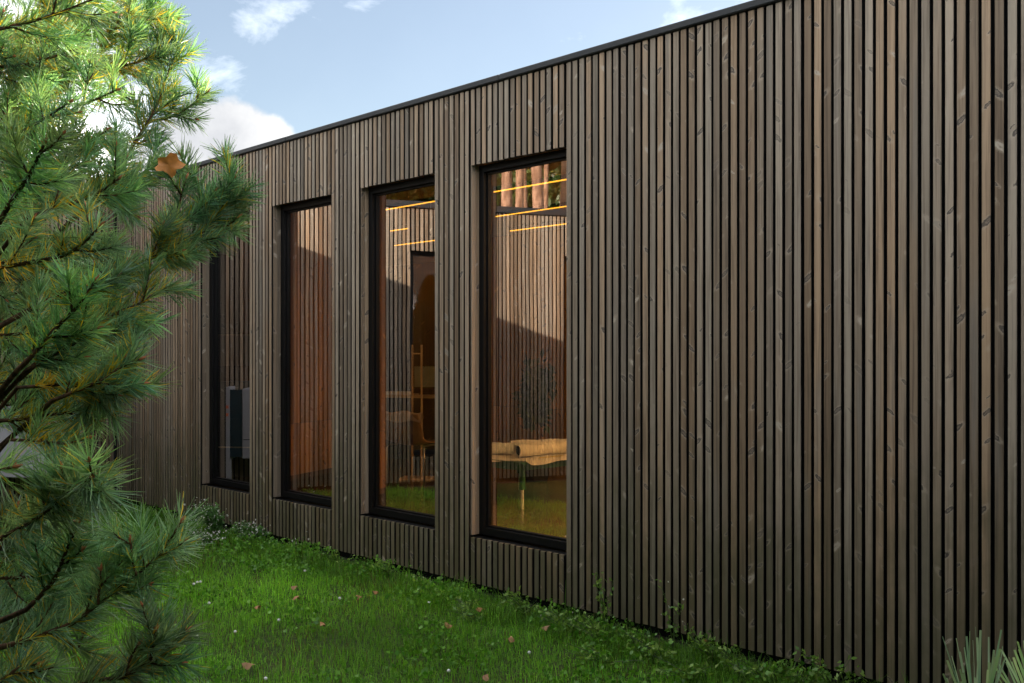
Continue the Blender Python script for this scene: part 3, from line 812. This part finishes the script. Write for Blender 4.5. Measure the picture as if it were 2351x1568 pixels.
# traced boughs (picture course, depth in metres)
tree_bough([(-60, 150), (0, 132), (49, 115), (99, 89), (142, 56)], (3.0, 2.9), .011, yellow=.8)
tree_bough([(-40, 330), (30, 290), (82, 244), (132, 191), (184, 155), (224, 132), (257, 76), (275, 40)], (2.9, 2.9), .013, yellow=.7)
tree_bough([(184, 155), (230, 161), (280, 151), (329, 138), (379, 112)], 2.9, .008, attach=False, yellow=.6, side_from=.3)
tree_bough([(171, 158), (160, 95), (158, 36), (165, -20)], 2.92, .007, attach=False, yellow=.3)
tree_bough([(150, 520), (240, 430), (293, 356), (316, 316), (336, 287), (362, 237), (375, 198), (400, 130), (418, 85)], (2.7, 2.95), .011, yellow=.7)
tree_bough([(336, 280), (379, 273), (428, 250), (474, 211)], 2.9, .006, attach=False, yellow=.1, side_len=(.05, .10))
tree_bough([(336, 277), (318, 250), (303, 222)], 2.85, .005, attach=False, yellow=.3)
tree_bough([(200, 150), (260, 100), (300, 80), (349, 10), (365, -30)], 3.05, .007, attach=False)
tree_bough([(300, 110), (360, 70), (405, 45)], 3.1, .005, attach=False)
tree_bough([(-30, 560), (33, 451), (66, 405), (102, 329)], (2.0, 1.85), .010, .005, yellow=.1, side_from=.6)
tree_bough([(60, 500), (150, 470), (230, 440), (306, 408), (366, 375)], (2.3, 2.45), .007, yellow=.3)
tree_bough([(160, 470), (225, 443), (273, 410)], 2.3, .006, attach=False, yellow=.1)
tree_bough([(-40, 620), (0, 614), (115, 594), (158, 581), (200, 550), (231, 518)], (2.2, 2.1), .010, yellow=.5)
tree_bough([(-20, 760), (110, 690), (231, 643), (273, 627), (329, 601), (395, 568), (430, 548), (461, 535), (487, 505), (514, 469), (540, 408)], (2.4, 2.5), .012, .004, yellow=.6, side_from=.6, side_len=(.08, .14))
tree_bough([(418, 555), (415, 515), (412, 470), (428, 410)], 2.48, .006, attach=False, yellow=.1)
tree_bough([(440, 545), (460, 470), (455, 420)], 2.52, .005, attach=False, yellow=.1)
tree_bough([(470, 530), (510, 525), (545, 500)], 2.5, .004, attach=False, yellow=.1, side_len=(.05, .08))
tree_bough([(40, 850), (82, 808), (132, 749), (178, 703), (217, 647)], (2.0, 1.95), .009, yellow=.2)
tree_bough([(130, 790), (204, 746), (280, 713), (323, 696), (359, 673), (399, 653)], (2.25, 2.35), .008, yellow=.5)
tree_bough([(60, 850), (142, 805), (184, 779), (198, 762)], 2.0, .007, yellow=.1)
tree_bough([(120, 920), (224, 877), (264, 851), (320, 825)], (2.1, 2.15), .008, yellow=.6)
tree_bough([(40, 890), (122, 884), (184, 881), (270, 900), (300, 880)], 2.15, .007, yellow=.6)
tree_bough([(-20, 966), (46, 963), (105, 953), (170, 945), (235, 925)], 2.2, .008, yellow=.7)
tree_bough([(20, 1010), (90, 1012), (150, 1018), (200, 1005)], 2.1, .006, yellow=.6, side_len=(.05, .09))
tree_bough([(-40, 1260), (0, 1237), (57, 1206), (98, 1180), (144, 1142), (185, 1116), (213, 1094)], (1.75, 1.55), .008, yellow=.1, side_from=.55, nl=.072, side_len=(.05, .10))
tree_bough([(-30, 1080), (0, 1078), (30, 1072)], 1.6, .006, yellow=.1, nl=.07, side_len=(.04, .07))
tree_bough([(60, 1400), (121, 1335), (150, 1270), (178, 1203)], (1.75, 1.7), .007, yellow=.1, side_len=(.05, .10))
tree_bough([(-40, 1500), (0, 1486), (57, 1471), (140, 1441), (181, 1422), (227, 1385), (313, 1320), (370, 1267), (415, 1199)], (2.0, 2.05), .010, .004, yellow=.2, side_from=.2, nl=.07)
tree_bough([(313, 1320), (305, 1290), (300, 1245)], 2.0, .005, attach=False, yellow=.1)
tree_bough([(225, 1388), (228, 1350), (232, 1310)], 2.0, .005, attach=False, yellow=.1)
tree_bough([(120, 1600), (208, 1565), (283, 1554), (332, 1524), (374, 1505), (400, 1471), (425, 1450)], (1.9, 1.95), .008, yellow=.2, nl=.07, side_len=(.05, .11))
tree_bough([(345, 1515), (352, 1480), (358, 1450)], 1.9, .005, attach=False, yellow=.1)
tree_bough([(290, 1550), (300, 1510), (318, 1480)], 1.9, .005, attach=False, yellow=.1)
tree_bough([(-40, 1590), (0, 1565), (40, 1535), (87, 1524)], (1.8, 1.8), .007, yellow=.5)
# filler boughs deeper in the crown
bound = [(-200, 400), (0, 385), (100, 400), (200, 400), (300, 345), (400, 300), (500, 235), (600, 300), (700, 330), (800, 300), (880, 260), (930, 190), (1000, 60), (1100, 60), (1180, 130), (1260, 240), (1350, 190), (1420, 110), (1600, 150)]
def bx_at(y):
    for (y0, x0), (y1, x1) in zip(bound[:-1], bound[1:]):
        if y0 <= y <= y1: return x0 + (x1 - x0) * (y - y0) / (y1 - y0)
    return 60
for k in range(52):
    y = -60 + 1560 * (k + random.random()) / 52
    if 900 < y < 1130: continue
    if y > 1130 and random.random() < .6: continue
    lim = bx_at(y); x = random.uniform(.25, 1.0) * lim
    dpt = random.uniform(2.3, 3.3) if y < 950 else random.uniform(2.0, 2.5)
    y0 = y + random.uniform(40, 150); x0 = -60 + random.uniform(-40, 40)
    mx_ = (x0 + x) / 2; my_ = (y0 + y) / 2 + random.uniform(5, 40)
    yel = random.choice((.1, .3, .7)) if y < 950 else .25
    tree_bough([(x0, y0), (mx_, my_), (x, y)], (dpt + random.uniform(-.2, .3), dpt), .008, yellow=yel, side=.08, side_len=(.09, .16), dens=520)
# crown above and behind the frame, so the tree goes on where it leaves the picture
for k in range(30):
    a = random.uniform(0, 2 * math.pi); h = random.uniform(2.6, 4.6); L = (5.2 - h) * .42
    p0 = Vector((0, 0, h)); dv = Vector((math.cos(a), math.sin(a), .35))
    bough_local([p0 + dv * L * .2, p0 + dv * L * .6, p0 + dv * L * 1.0 + Vector((0, 0, .1))], .01, .004, p0, side=.09, side_len=(.14, .26), dens=420, sub=False)

# second young pine close to the camera, bottom right
np_ = at(2250, 1690, 0.46)
yp = thing('young_pine', (np_.x, np_.y, 0), 0, 'tip of a young pine with long thick needles close by at the bottom right corner', 'tree')
yb = Bough()
lead = smooth_line([np_ + Vector((0, 0, -.06)), np_ + Vector((0, 0, -.02)), np_], 3)
yb.w.tube(lead, .005, 7)
yb.need(lead, 44, .050, .0014, ang=(3, 30), t0=.25, green=((0.20, 0.38, 0.26), (0.42, 0.60, 0.48)), tipw=.7)
side_tip = at(2388, 1680, .47); ln_ = smooth_line([np_ + Vector((0, 0, -.10)), side_tip + Vector((0, 0, -.03)), side_tip], 3)
yb.w.tube(ln_, .004, 6)
yb.need(ln_[4:], 26, .044, .0014, ang=(3, 26), t0=.3, green=((0.20, 0.38, 0.26), (0.42, 0.60, 0.48)), tipw=.7)
bo = yb.build(yp); bo.location = -Vector((np_.x, np_.y, 0))
MB().tube([(0, 0, 0), (.01, .01, .8), (0, 0, np_.z - .05)], [.022, .014, .006], 8).build('trunk', M['twig'], yp)

# brown oak leaf caught in the pine
lf = at(386, 378, 2.28)
ov = []; no = 18
for i in range(no):
    a = 2 * math.pi * i / no; r = .027 * (1 + .22 * math.cos(5 * a + .4)) * (1.15 if math.cos(a) > 0 else .95)
    q = RIGHT * math.cos(a) * r * 1.1 + Vector((0, 0, 1)) * math.sin(a) * r * .8 + HEAD * (.006 * math.sin(3 * a))
    ov.append(lf + q)
ov.append(lf + HEAD * .006)
def dry_mat():
    t = NT('dry_brown_leaf'); n = t.noise(t.obj(), 40, 4); r = t.rand()
    c = t.mix(t.rng(n, .3, .7), (0.24, 0.11, 0.035), (0.42, 0.21, 0.08))
    c = t.mix(t.math('MULTIPLY', r, .6), c, (0.35, 0.22, 0.13))
    return t.done(c, .6, .3)
M['dry'] = dry_mat()
M['oak'] = plain('orange_brown_oak_leaf', (0.62, 0.24, 0.05), .5, scale=40, var=.3)
tag(MB().add(ov, [(i, (i + 1) % no, no) for i in range(no)]).build('oak_leaf', M['oak'], smooth=True), 'brown lobed dry leaf caught on a pine shoot against the roof edge', 'leaf')

# ------------------------------------------------------------------ lawn blades
def grass(name, n, area, hgt, colA, colB, wdt=.0032):
    X0, X1, Y0, Y1 = area
    P = np.stack([rng.uniform(X0, X1, n), rng.uniform(Y0, Y1, n)], 1)
    rel = P - np.array([CAM.x, CAM.y])
    dep = rel @ np.array([HEAD.x, HEAD.y]); lat = rel @ np.array([RIGHT.x, RIGHT.y])
    wing_x = -11.40 - 0.44 * (P[:, 1] + 0.03)
    keep = (dep > 4.6) & (np.abs(lat / np.maximum(dep, .1)) < .66) & (P[:, 0] > wing_x + .05)
    keep &= rng.random(n) < np.clip((7.2 / np.maximum(dep, 1)) ** 1.3, 0, 1)
    # patchy sward: thinner and browner in places
    patch = np.sin(P[:, 0] * 2.1 + 1.3 * np.sin(P[:, 1] * 1.7)) * np.cos(P[:, 1] * 2.6 + P[:, 0]) + .5 * np.sin(P[:, 0] * 5.3 + P[:, 1] * 4.1)
    keep &= rng.random(n) < np.clip(.85 + .25 * patch, .45, 1)
    P = P[keep]; patch = patch[keep]; dep = dep[keep]; n = len(P)
    B = np.concatenate([P, np.zeros((n, 1))], 1)
    clump = .75 + .35 * np.sin(P[:, 0] * 9 + 2 * np.sin(P[:, 1] * 7)) * np.sin(P[:, 1] * 8.3 + P[:, 0] * 3)
    h = (hgt * rng.gamma(5, .2, n) * clump)[:, None]
    a = rng.uniform(0, 2 * np.pi, n); lean = rng.uniform(.1, .95, n)[:, None]
    d = np.stack([np.cos(a), np.sin(a), np.zeros(n)], 1)
    b2 = a + rng.uniform(.8, 2.3, n); W = np.stack([np.cos(b2), np.sin(b2), np.zeros(n)], 1) * (wdt * rng.uniform(.6, 1.3, n))[:, None] * (dep / 7)[:, None] ** .5 / 2
    up = np.array([0, 0, 1.0])
    mid = B + up * h * .62 + d * h * lean * .3
    end = B + up * h * (1.02 - .45 * lean) + d * h * lean * .95
    V = np.stack([B - W, B + W, mid + W * .85, mid - W * .85, end + W * .12, end - W * .12], 1).reshape(-1, 3)
    i0 = np.arange(n, dtype=np.int32)[:, None] * 6
    Fq = np.concatenate([i0 + np.array([[0, 1, 2, 3]]), i0 + np.array([[3, 2, 4, 5]])])
    c = mixcol(n, colA, colB, .3) * (1 + .34 * np.sin(P[:, 0] * 1.9 + 2.2 * np.sin(P[:, 1] * 1.3)) * np.sin(P[:, 1] * 2.3 + 1.1))[:, None]
    red = rng.random(n) < np.clip(.03 - .10 * patch, .02, .22)
    c[red] = np.array([.13, .085, .03]) * rng.uniform(.6, 1.2, (red.sum(), 1))
    me = mesh_np(name, V, Fq, M['grass'], np.repeat(c, 6, axis=0))
    return link(name, me)
g = grass('grass', 330000, (-11.2, .6, -5.6, -.03), .062, (0.085, 0.28, 0.022), (0.25, 0.50, 0.050))
tag(g, 'short uneven green grass covering the lawn', 'grass', kind='stuff')
g2 = grass('wall_grass', 26000, (-11.2, -.3, -.50, -.05), .095, (0.045, 0.13, 0.014), (0.12, 0.24, 0.03), .0034)
tag(g2, 'longer tufted grass along the foot of the slatted wall', 'grass', kind='stuff')
# low clover and weeds between the blades
def in_view(p, lo=4.7, lim=.62):
    rel = Vector((p[0], p[1], 0)) - Vector((CAM.x, CAM.y, 0)); dd = rel.dot(HEAD)
    return dd > lo and abs(rel.dot(RIGHT)) / dd < lim and p[0] > -11.40 - .44 * p[1] + .1
pts = []
centres = []
while len(centres) < 85:
    c = (random.uniform(-10.5, -.6), -abs(random.gauss(0, 1.4)) - .04)
    if in_view(c): centres.append((c[0], c[1], random.uniform(.08, .32)))
for cx_, cy_, r_ in centres:
    for _ in range(int(70 * (r_ / .2) ** 2) + 15):
        a = random.uniform(0, 6.283); q = r_ * math.sqrt(random.random())
        y_ = cy_ + q * math.sin(a)
        if y_ < -.02: pts.append((cx_ + q * math.cos(a), y_, random.uniform(.015, .075) + (.03 if cy_ > -.5 else 0)))
cl = leaf_cloud('clover', pts, .028, mixcol(len(pts), (0.055, 0.19, 0.014), (0.16, 0.35, 0.035)), M['leaf'], aspect=.9)
tag(cl, 'low clover and small weeds scattered through the grass', 'ground cover', kind='stuff')

# ------------------------------------------------------------------ weeds along the wall
def weed(base, h, spread, nst, nleaf, lsize, label, cols=((0.08, 0.20, 0.03), (0.24, 0.36, 0.07)), flowers=0, fsize=.014, name='wild_plant', cat='plant', droop=.3, group=None):
    root = thing(name, (base[0], base[1], 0), 0, label, cat, group)
    st = MB(); pts = []; fl = []
    for i in range(nst):
        a = random.uniform(0, 6.283); hh = h * random.uniform(.55, 1.0); sp = spread * random.uniform(.3, 1)
        ln = smooth_line([(0, 0, 0), (math.cos(a) * sp * .35, -abs(math.sin(a)) * sp * .35, hh * .55), (math.cos(a) * sp, -abs(math.sin(a)) * sp, hh)], 3)
        st.tube(ln, [.0028 * (1 - .6 * k / (len(ln) - 1)) for k in range(len(ln))], 4)
        for k in range(nleaf):
            t = random.uniform(.18, 1.0); j = min(int(t * (len(ln) - 1)), len(ln) - 2); f = t * (len(ln) - 1) - j
            p = ln[j].lerp(ln[j + 1], f); pts.append(p + Vector(rng.normal(scale=.010, size=3)))
        for k in range(flowers):
            t = random.uniform(.6, 1.0); j = min(int(t * (len(ln) - 1)), len(ln) - 2)
            fl.append(ln[j].lerp(ln[j + 1], t * (len(ln) - 1) - j) + Vector(rng.normal(scale=.035, size=3)))
    st.build('stems', plain_green, root)
    leaf_cloud('foliage', pts, lsize, mixcol(len(pts), *cols), M['leaf'], root, flat=droop)
    if fl:
        n = len(fl); leaf_cloud('blossoms', fl, fsize, mixcol(n, (.55, .55, .5), (.75, .75, .7), .1), M['petal'], root, aspect=1.2)
    return root
plain_green = plain('green_stem', (0.06, 0.10, 0.03), .6)
def wall_x(px): 
    dep = 15364 / (px + 1069); return dep * (-.7135 + (px - CX) / F * .7007)
weed((wall_x(1418), -.12), .44, .12, 7, 13, .034, 'tallest thin wild plant with small pale leaves before the slats right of the fourth window')
weed((wall_x(1572), -.12), .40, .10, 5, 10, .034, 'thin wild plant beside the slats, second to the right of the fourth window', flowers=1)
weed((wall_x(1632), -.15), .20, .09, 5, 9, .034, 'short wild plant at the slats next to a pale fallen leaf')
weed((wall_x(1330), -.18), .13, .16, 8, 9, .026, 'low spreading weed under the right corner of the fourth window', flowers=1)
weed((wall_x(1510), -.2), .15, .18, 9, 10, .028, 'low leafy weed between the two tall thin plants')
weed((wall_x(1010), -.14), .12, .14, 8, 9, .026, 'low weed at the foot of the pier between third and fourth window')
weed((wall_x(860), -.16), .15, .16, 9, 9, .028, 'bushy low weed under the left edge of the third window')
weed((wall_x(795), -.12), .16, .13, 7, 10, .028, 'small pale green weed at the foot of the pier between second and third window')
weed((wall_x(712), -.10), .17, .06, 3, 8, .022, 'thin sprig with white flowers under the second window', flowers=3, fsize=.018)
weed((wall_x(1760), -.25), .20, .2, 8, 8, .032, 'grassy weed at the slats near the bottom edge right of the pale leaf')
weed((wall_x(1900), -.2), .18, .16, 8, 8, .03, 'small weed in the lawn corner at the bottom edge beside the slats')
weed((wall_x(1160), -.35), .12, .18, 9, 9, .026, 'low weed patch in the lawn in front of the fourth window')
for px_q, dy, hh, sp, lab in ((1262, .22, .16, .15, 'low weed left of the tall thin plant, below the fourth window corner'), (1385, .30, .13, .2, 'spreading weed in front of the tallest thin plant'), (1455, .32, .16, .18, 'leafy weed between the tallest thin plants, a step out from the slats'),
                         (1600, .34, .12, .2, 'low weed in front of the second tall thin plant'), (1690, .2, .17, .14, 'weed tuft right of the pale leaf at the slats'), (1705, .5, .11, .2, 'flat weed out in the grass right of the pale leaf'), (1545, .6, .10, .22, 'flat weed out in the lawn below the thin plants'),
                         (930, .16, .13, .13, 'small weed under the middle of the third window'), (1225, .5, .10, .2, 'flat weed in the lawn below the fourth window'), (1830, .3, .15, .18, 'weed tuft by the slats near the bottom edge'), (1960, .2, .2, .15, 'grassy tuft by the slats at the bottom edge left of the pine tip')):
    weed((wall_x(px_q), -dy), hh * 1.25, sp * 1.2, 16, 11, .034, lab)
pc = at(500, 1235, 9.3)
weed((pc.x, pc.y), .34, .34, 60, 18, .042, 'bushy clump with many tiny white flowers under the first window', cols=((0.05, 0.14, 0.04), (0.13, 0.26, 0.07)), flowers=3, fsize=.018, name='flowering_clump', group='white flowering clumps by the wall')
pc = at(590, 1228, 9.1)
weed((pc.x, pc.y), .20, .30, 44, 14, .036, 'lower clump with white flowers between the first and second window', cols=((0.05, 0.14, 0.04), (0.15, 0.28, 0.07)), flowers=3, fsize=.016, name='flowering_clump', group='white flowering clumps by the wall')
pc = at(270, 1180, 11.0)
weed((pc.x, pc.y), .24, .45, 36, 12, .035, 'dark leafy clump at the inner corner behind the pine', cols=((0.02, 0.06, 0.015), (0.04, 0.09, 0.02)), flowers=2, name='leafy_clump')
pc = at(480, 1258, 8.9)
weed((pc.x, pc.y), .16, .30, 34, 9, .022, 'lowest clump full of tiny white flowers nearest the camera by the pine shoot', cols=((0.05, 0.14, 0.04), (0.15, 0.28, 0.07)), flowers=5, fsize=.016, name='flowering_clump', group='white flowering clumps by the wall')

# fallen leaves
def fallen(px, py, size, label, rot):
    X = (px - CX) / F; dep = F * (CAM.z - .05) / (py - HY); p = CAM + (HEAD + RIGHT * X) * dep; p.z = .052
    v = []; n = 12
    for i in range(n):
        a = 2 * math.pi * i / n; r = size * (1 + .18 * math.cos(4 * a + rot)) * (.55 if abs(math.sin(a)) > .7 else .9)
        v.append((r * math.cos(a), r * math.sin(a), .012 * math.cos(2 * a + rot) + random.uniform(-.004, .004)))
    v.append((0, 0, .014))
    o = MB().add(v, [(i, (i + 1) % n, n) for i in range(n)]).build('fallen_leaf', M['dry'], None, p, smooth=True, rz=rot)
    o.rotation_euler = (random.uniform(-.5, .5), random.uniform(-.5, .5), rot)
    tag(o, label, 'leaf', 'fallen leaves on the lawn')
fallen(680, 1374, .042, 'curled tan fallen leaf in the middle of the lawn below the second window', .5)
fallen(676, 1350, .025, 'small pinkish fallen leaf just above the curled tan leaf', 1.5)
fallen(1622, 1474, .045, 'pale fallen leaf leaning by the slats right of the thin plants', 2.2)
fallen(1030, 1438, .030, 'brown fallen leaf in the grass in front of the fourth window', .2)
fallen(1255, 1443, .030, 'brown fallen leaf nearest the wall below the fourth window corner', .9)
fallen(1172, 1468, .030, 'reddish fallen leaf in the lawn, lower middle', 2.9)
fallen(1102, 1400, .032, 'tan fallen leaf close under the fourth window sill slats', 1.1)
fallen(740, 1435, .025, 'small tan fallen leaf in the open lawn right of the pine', .1)
fallen(570, 1528, .040, 'dark brown fallen leaf near the bottom edge right of the pine', 1.9)
fallen(1115, 1556, .030, 'orange brown fallen leaf at the bottom edge of the lawn', 2.4)
fallen(824, 1372, .024, 'tiny tan fallen leaf left of the third window foot', .8)
fallen(592, 1396, .024, 'faint brown fallen leaf at the left of the lawn by the pine', .8)
fallen(862, 1362, .026, 'small brown fallen leaf under the third window', 2.0)

# clover flowers in the lawn
fl = []
for px, py in ((453, 1338), (460, 1337), (480, 1386), (453, 1463), (540, 1452), (1215, 1500), (700, 1312), (985, 1384), (780, 1375), (610, 1560), (1030, 1542), (640, 1425), (445, 1342)):
    X = (px - CX) / F; dep = F * (CAM.z - .06) / (py - HY); p = CAM + (HEAD + RIGHT * X) * dep; fl.append((p.x, p.y, .065))
FW = ['left of the pair beside the pine', 'right of the pair beside the pine', 'alone just right of the middle pine shoot', 'nearest the lowest pine shoot', 'right of the lowest pine shoot tip',
      'lowest one before the fourth window', 'nearest the slats under the second window', 'close under the third window slats', 'below the gap between second and third window', 'at the bottom edge left of centre',
      'at the bottom edge right of centre', 'in the open lawn left of the tan leaf', 'just below the close pair beside the pine']
for i, p in enumerate(fl):
    v = [(.010 * math.cos(a) * math.cos(b), .010 * math.sin(a) * math.cos(b), .009 * math.sin(b)) for b in (-.9, -.2, .5, 1.2) for a in [k * 1.0472 for k in range(6)]]
    f = [(j*6+k, j*6+(k+1) % 6, (j+1)*6+(k+1) % 6, (j+1)*6+k) for j in range(3) for k in range(6)] + [tuple(range(18, 24))]
    r = thing('clover_flower', (p[0], p[1], 0), 0, 'small white clover flower in the grass, ' + FW[i], 'flower', 'white flowers in the lawn')
    MB().add(v, f).build('flower_head', M['white'], r, (0, 0, p[2]))
    MB().tube([(0, 0, 0), (.004, 0, p[2])], .0012, 4).build('stem', plain_green, r)

# ------------------------------------------------------------------ woodland beyond the wing (seen mirrored in the panes)
def crown_mesh(name, n_, zc, rz, rx, size, colA, colB, hollow=.3):
    pts = []
    cl = [(rng.normal(scale=.55) * rx, rng.normal(scale=.55) * rx, zc + rng.uniform(-1, 1) * rz, rng.uniform(.25, .5) * rx) for _ in range(26)]
    n = int(n_ * 1.7)
    for i in range(n):
        c = cl[i % len(cl)]; q = rng.normal(size=3); q /= np.linalg.norm(q); q *= c[3] * rng.random() ** .4
        pts.append((c[0] + q[0], c[1] + q[1], c[2] + q[2] * .7))
    P = np.asarray(pts); tmp = leaf_cloud(name, pts, size, mixcol(n, colA, colB, .3), M['leaf'], None, flat=.4, aspect=.7)
    me = tmp.data; bpy.data.objects.remove(tmp); return me
ORD = ['first', 'second', 'third', 'fourth', 'fifth', 'sixth', 'seventh', 'eighth', 'ninth', 'tenth', 'eleventh', 'twelfth', 'thirteenth', 'fourteenth', 'fifteenth', 'sixteenth', 'seventeenth', 'eighteenth', 'nineteenth', 'twentieth', 'last but one', 'last']
crA = crown_mesh('crown', 9000, 10.5, 3.0, 2.0, .22, (0.03, 0.06, 0.015), (0.09, 0.12, 0.03))
crB = crown_mesh('crown', 9000, 7.0, 3.2, 2.0, .18, (0.16, 0.15, 0.02), (0.30, 0.24, 0.03))
crC = crown_mesh('crown', 10000, 5.4, 4.4, 2.4, .22, (0.03, 0.06, 0.015), (0.08, 0.12, 0.03))
def wtree(x, y, h, r, crown, name, label, lean=0.0, s=1.0, rz=0.0):
    t = thing(name, (x, y, 0), 0, label, 'tree', 'woodland trees mirrored in the windows')
    pts = [Vector((0, 0, 0)), Vector((lean * .3, .1 * lean, h * .3)), Vector((lean * .25 + .15 * math.sin(x * 3), .05, h * .6)), Vector((lean, 0, h))]
    ln = smooth_line(pts, 4)
    MB().tube(ln, [r * (1 - .7 * i / (len(ln) - 1)) for i in range(len(ln))], 9).build('trunk', M['trunk'], t, smooth=True)
    if crown:
        o = link('crown', crown, t, (lean, 0, 0), rz=rz); o.scale = (s, s, s)
    return t
def mirror_pos(px, t):
    X = (px - CX) / F; p = CAM + (HEAD + RIGHT * X) * t
    return p.x, .284 - p.y
for i, (px, t, r, ln_) in enumerate(((1109, 27, .13, .3), (1128, 31, .17, -.3), (1158, 25, .20, .4), (1169, 29, .14, -.2), (1190, 26, .16, .1), (1212, 28, .14, -.4), (1231, 25, .20, .5), (1249, 30, .11, .2), (1291, 27, .13, -.1), (1330, 28, .2, .2))):
    x, y = mirror_pos(px, t)
    wtree(x, y, 15, r, crA, 'pine_trunk_tree', ORD[i] + ' bare pine trunk from the left among the trunks mirrored atop the fourth window', ln_, 1.3, i * 1.3)
for i, (px, t) in enumerate(((848, 33), (890, 36), (925, 32), (958, 36), (760, 30), (680, 30))):
    x, y = mirror_pos(px, t)
    wtree(x, y, 9, .13, crB, 'yellow_tree', ORD[i] + ' yellow green leafy tree from the right mirrored above the wing roof in the windows', .2, .95, i * 1.7)
for i, (px, t) in enumerate(((1100, 37), (1150, 40), (1200, 36), (1250, 41), (1300, 37), (1350, 40), (1000, 38), (900, 37), (800, 38))):
    x, y = mirror_pos(px, t)
    wtree(x, y, 10, .2, crC, 'bushy_tree', ORD[i] + ' dense dark tree in the row standing behind the mirrored pine trunks', .2, 1.25, i * 2.1)

# unseen young pines added round the camera to shade the lower wall
def cone_crown(n, h, r, size):
    t = rng.random(n) ** 1.35; a = rng.uniform(0, 6.283, n)
    rad = r * (1 - t) ** .75 * (.45 + .55 * rng.random(n) ** .5) * (1 + .22 * np.sin(a * 5 + t * 30))
    P = np.stack([np.cos(a) * rad, np.sin(a) * rad, .12 + t * h], 1)
    tmp = leaf_cloud('crown', P, size, mixcol(n, (0.02, 0.05, 0.015), (0.05, 0.09, 0.03), .3), M['leaf'], None, flat=.2, aspect=.4)
    me = tmp.data; bpy.data.objects.remove(tmp); return me
crS = cone_crown(9000, 3.6, 1.15, .17)
for i, (x, y, s_) in enumerate(((-.28, -1.25, .62), (.12, -2.15, .72), (.80, -3.05, .85), (.45, -.75, .95), (1.2, -2.0, .95), (1.5, -4.1, 1.05), (2.4, -3.2, 1.1), (1.0, -5.6, 1.1), (2.6, -4.9, 1.2), (-.1, -6.5, 1.1), (.6, -7.4, 1.3), (2.6, -1.6, 1.0), (-1.5, -6.6, 1.15), (-2.9, -6.5, 1.3), (-4.0, -6.2, 1.25), (-4.8, -5.9, 1.3), (-5.9, -5.7, 1.2), (-1.0, -7.2, 1.4), (-3.2, -7.4, 1.4), (-5.3, -7.3, 1.4), (-6.9, -6.3, 1.2))):
    t = wtree(x, y, 3.8 * s_, .05, crS, 'young_pine', ORD[i] + ' dense unseen young pine added behind the camera to shade the wall', .0, s_, i * 1.9)
    t['group'] = 'unseen young pines added behind the camera'
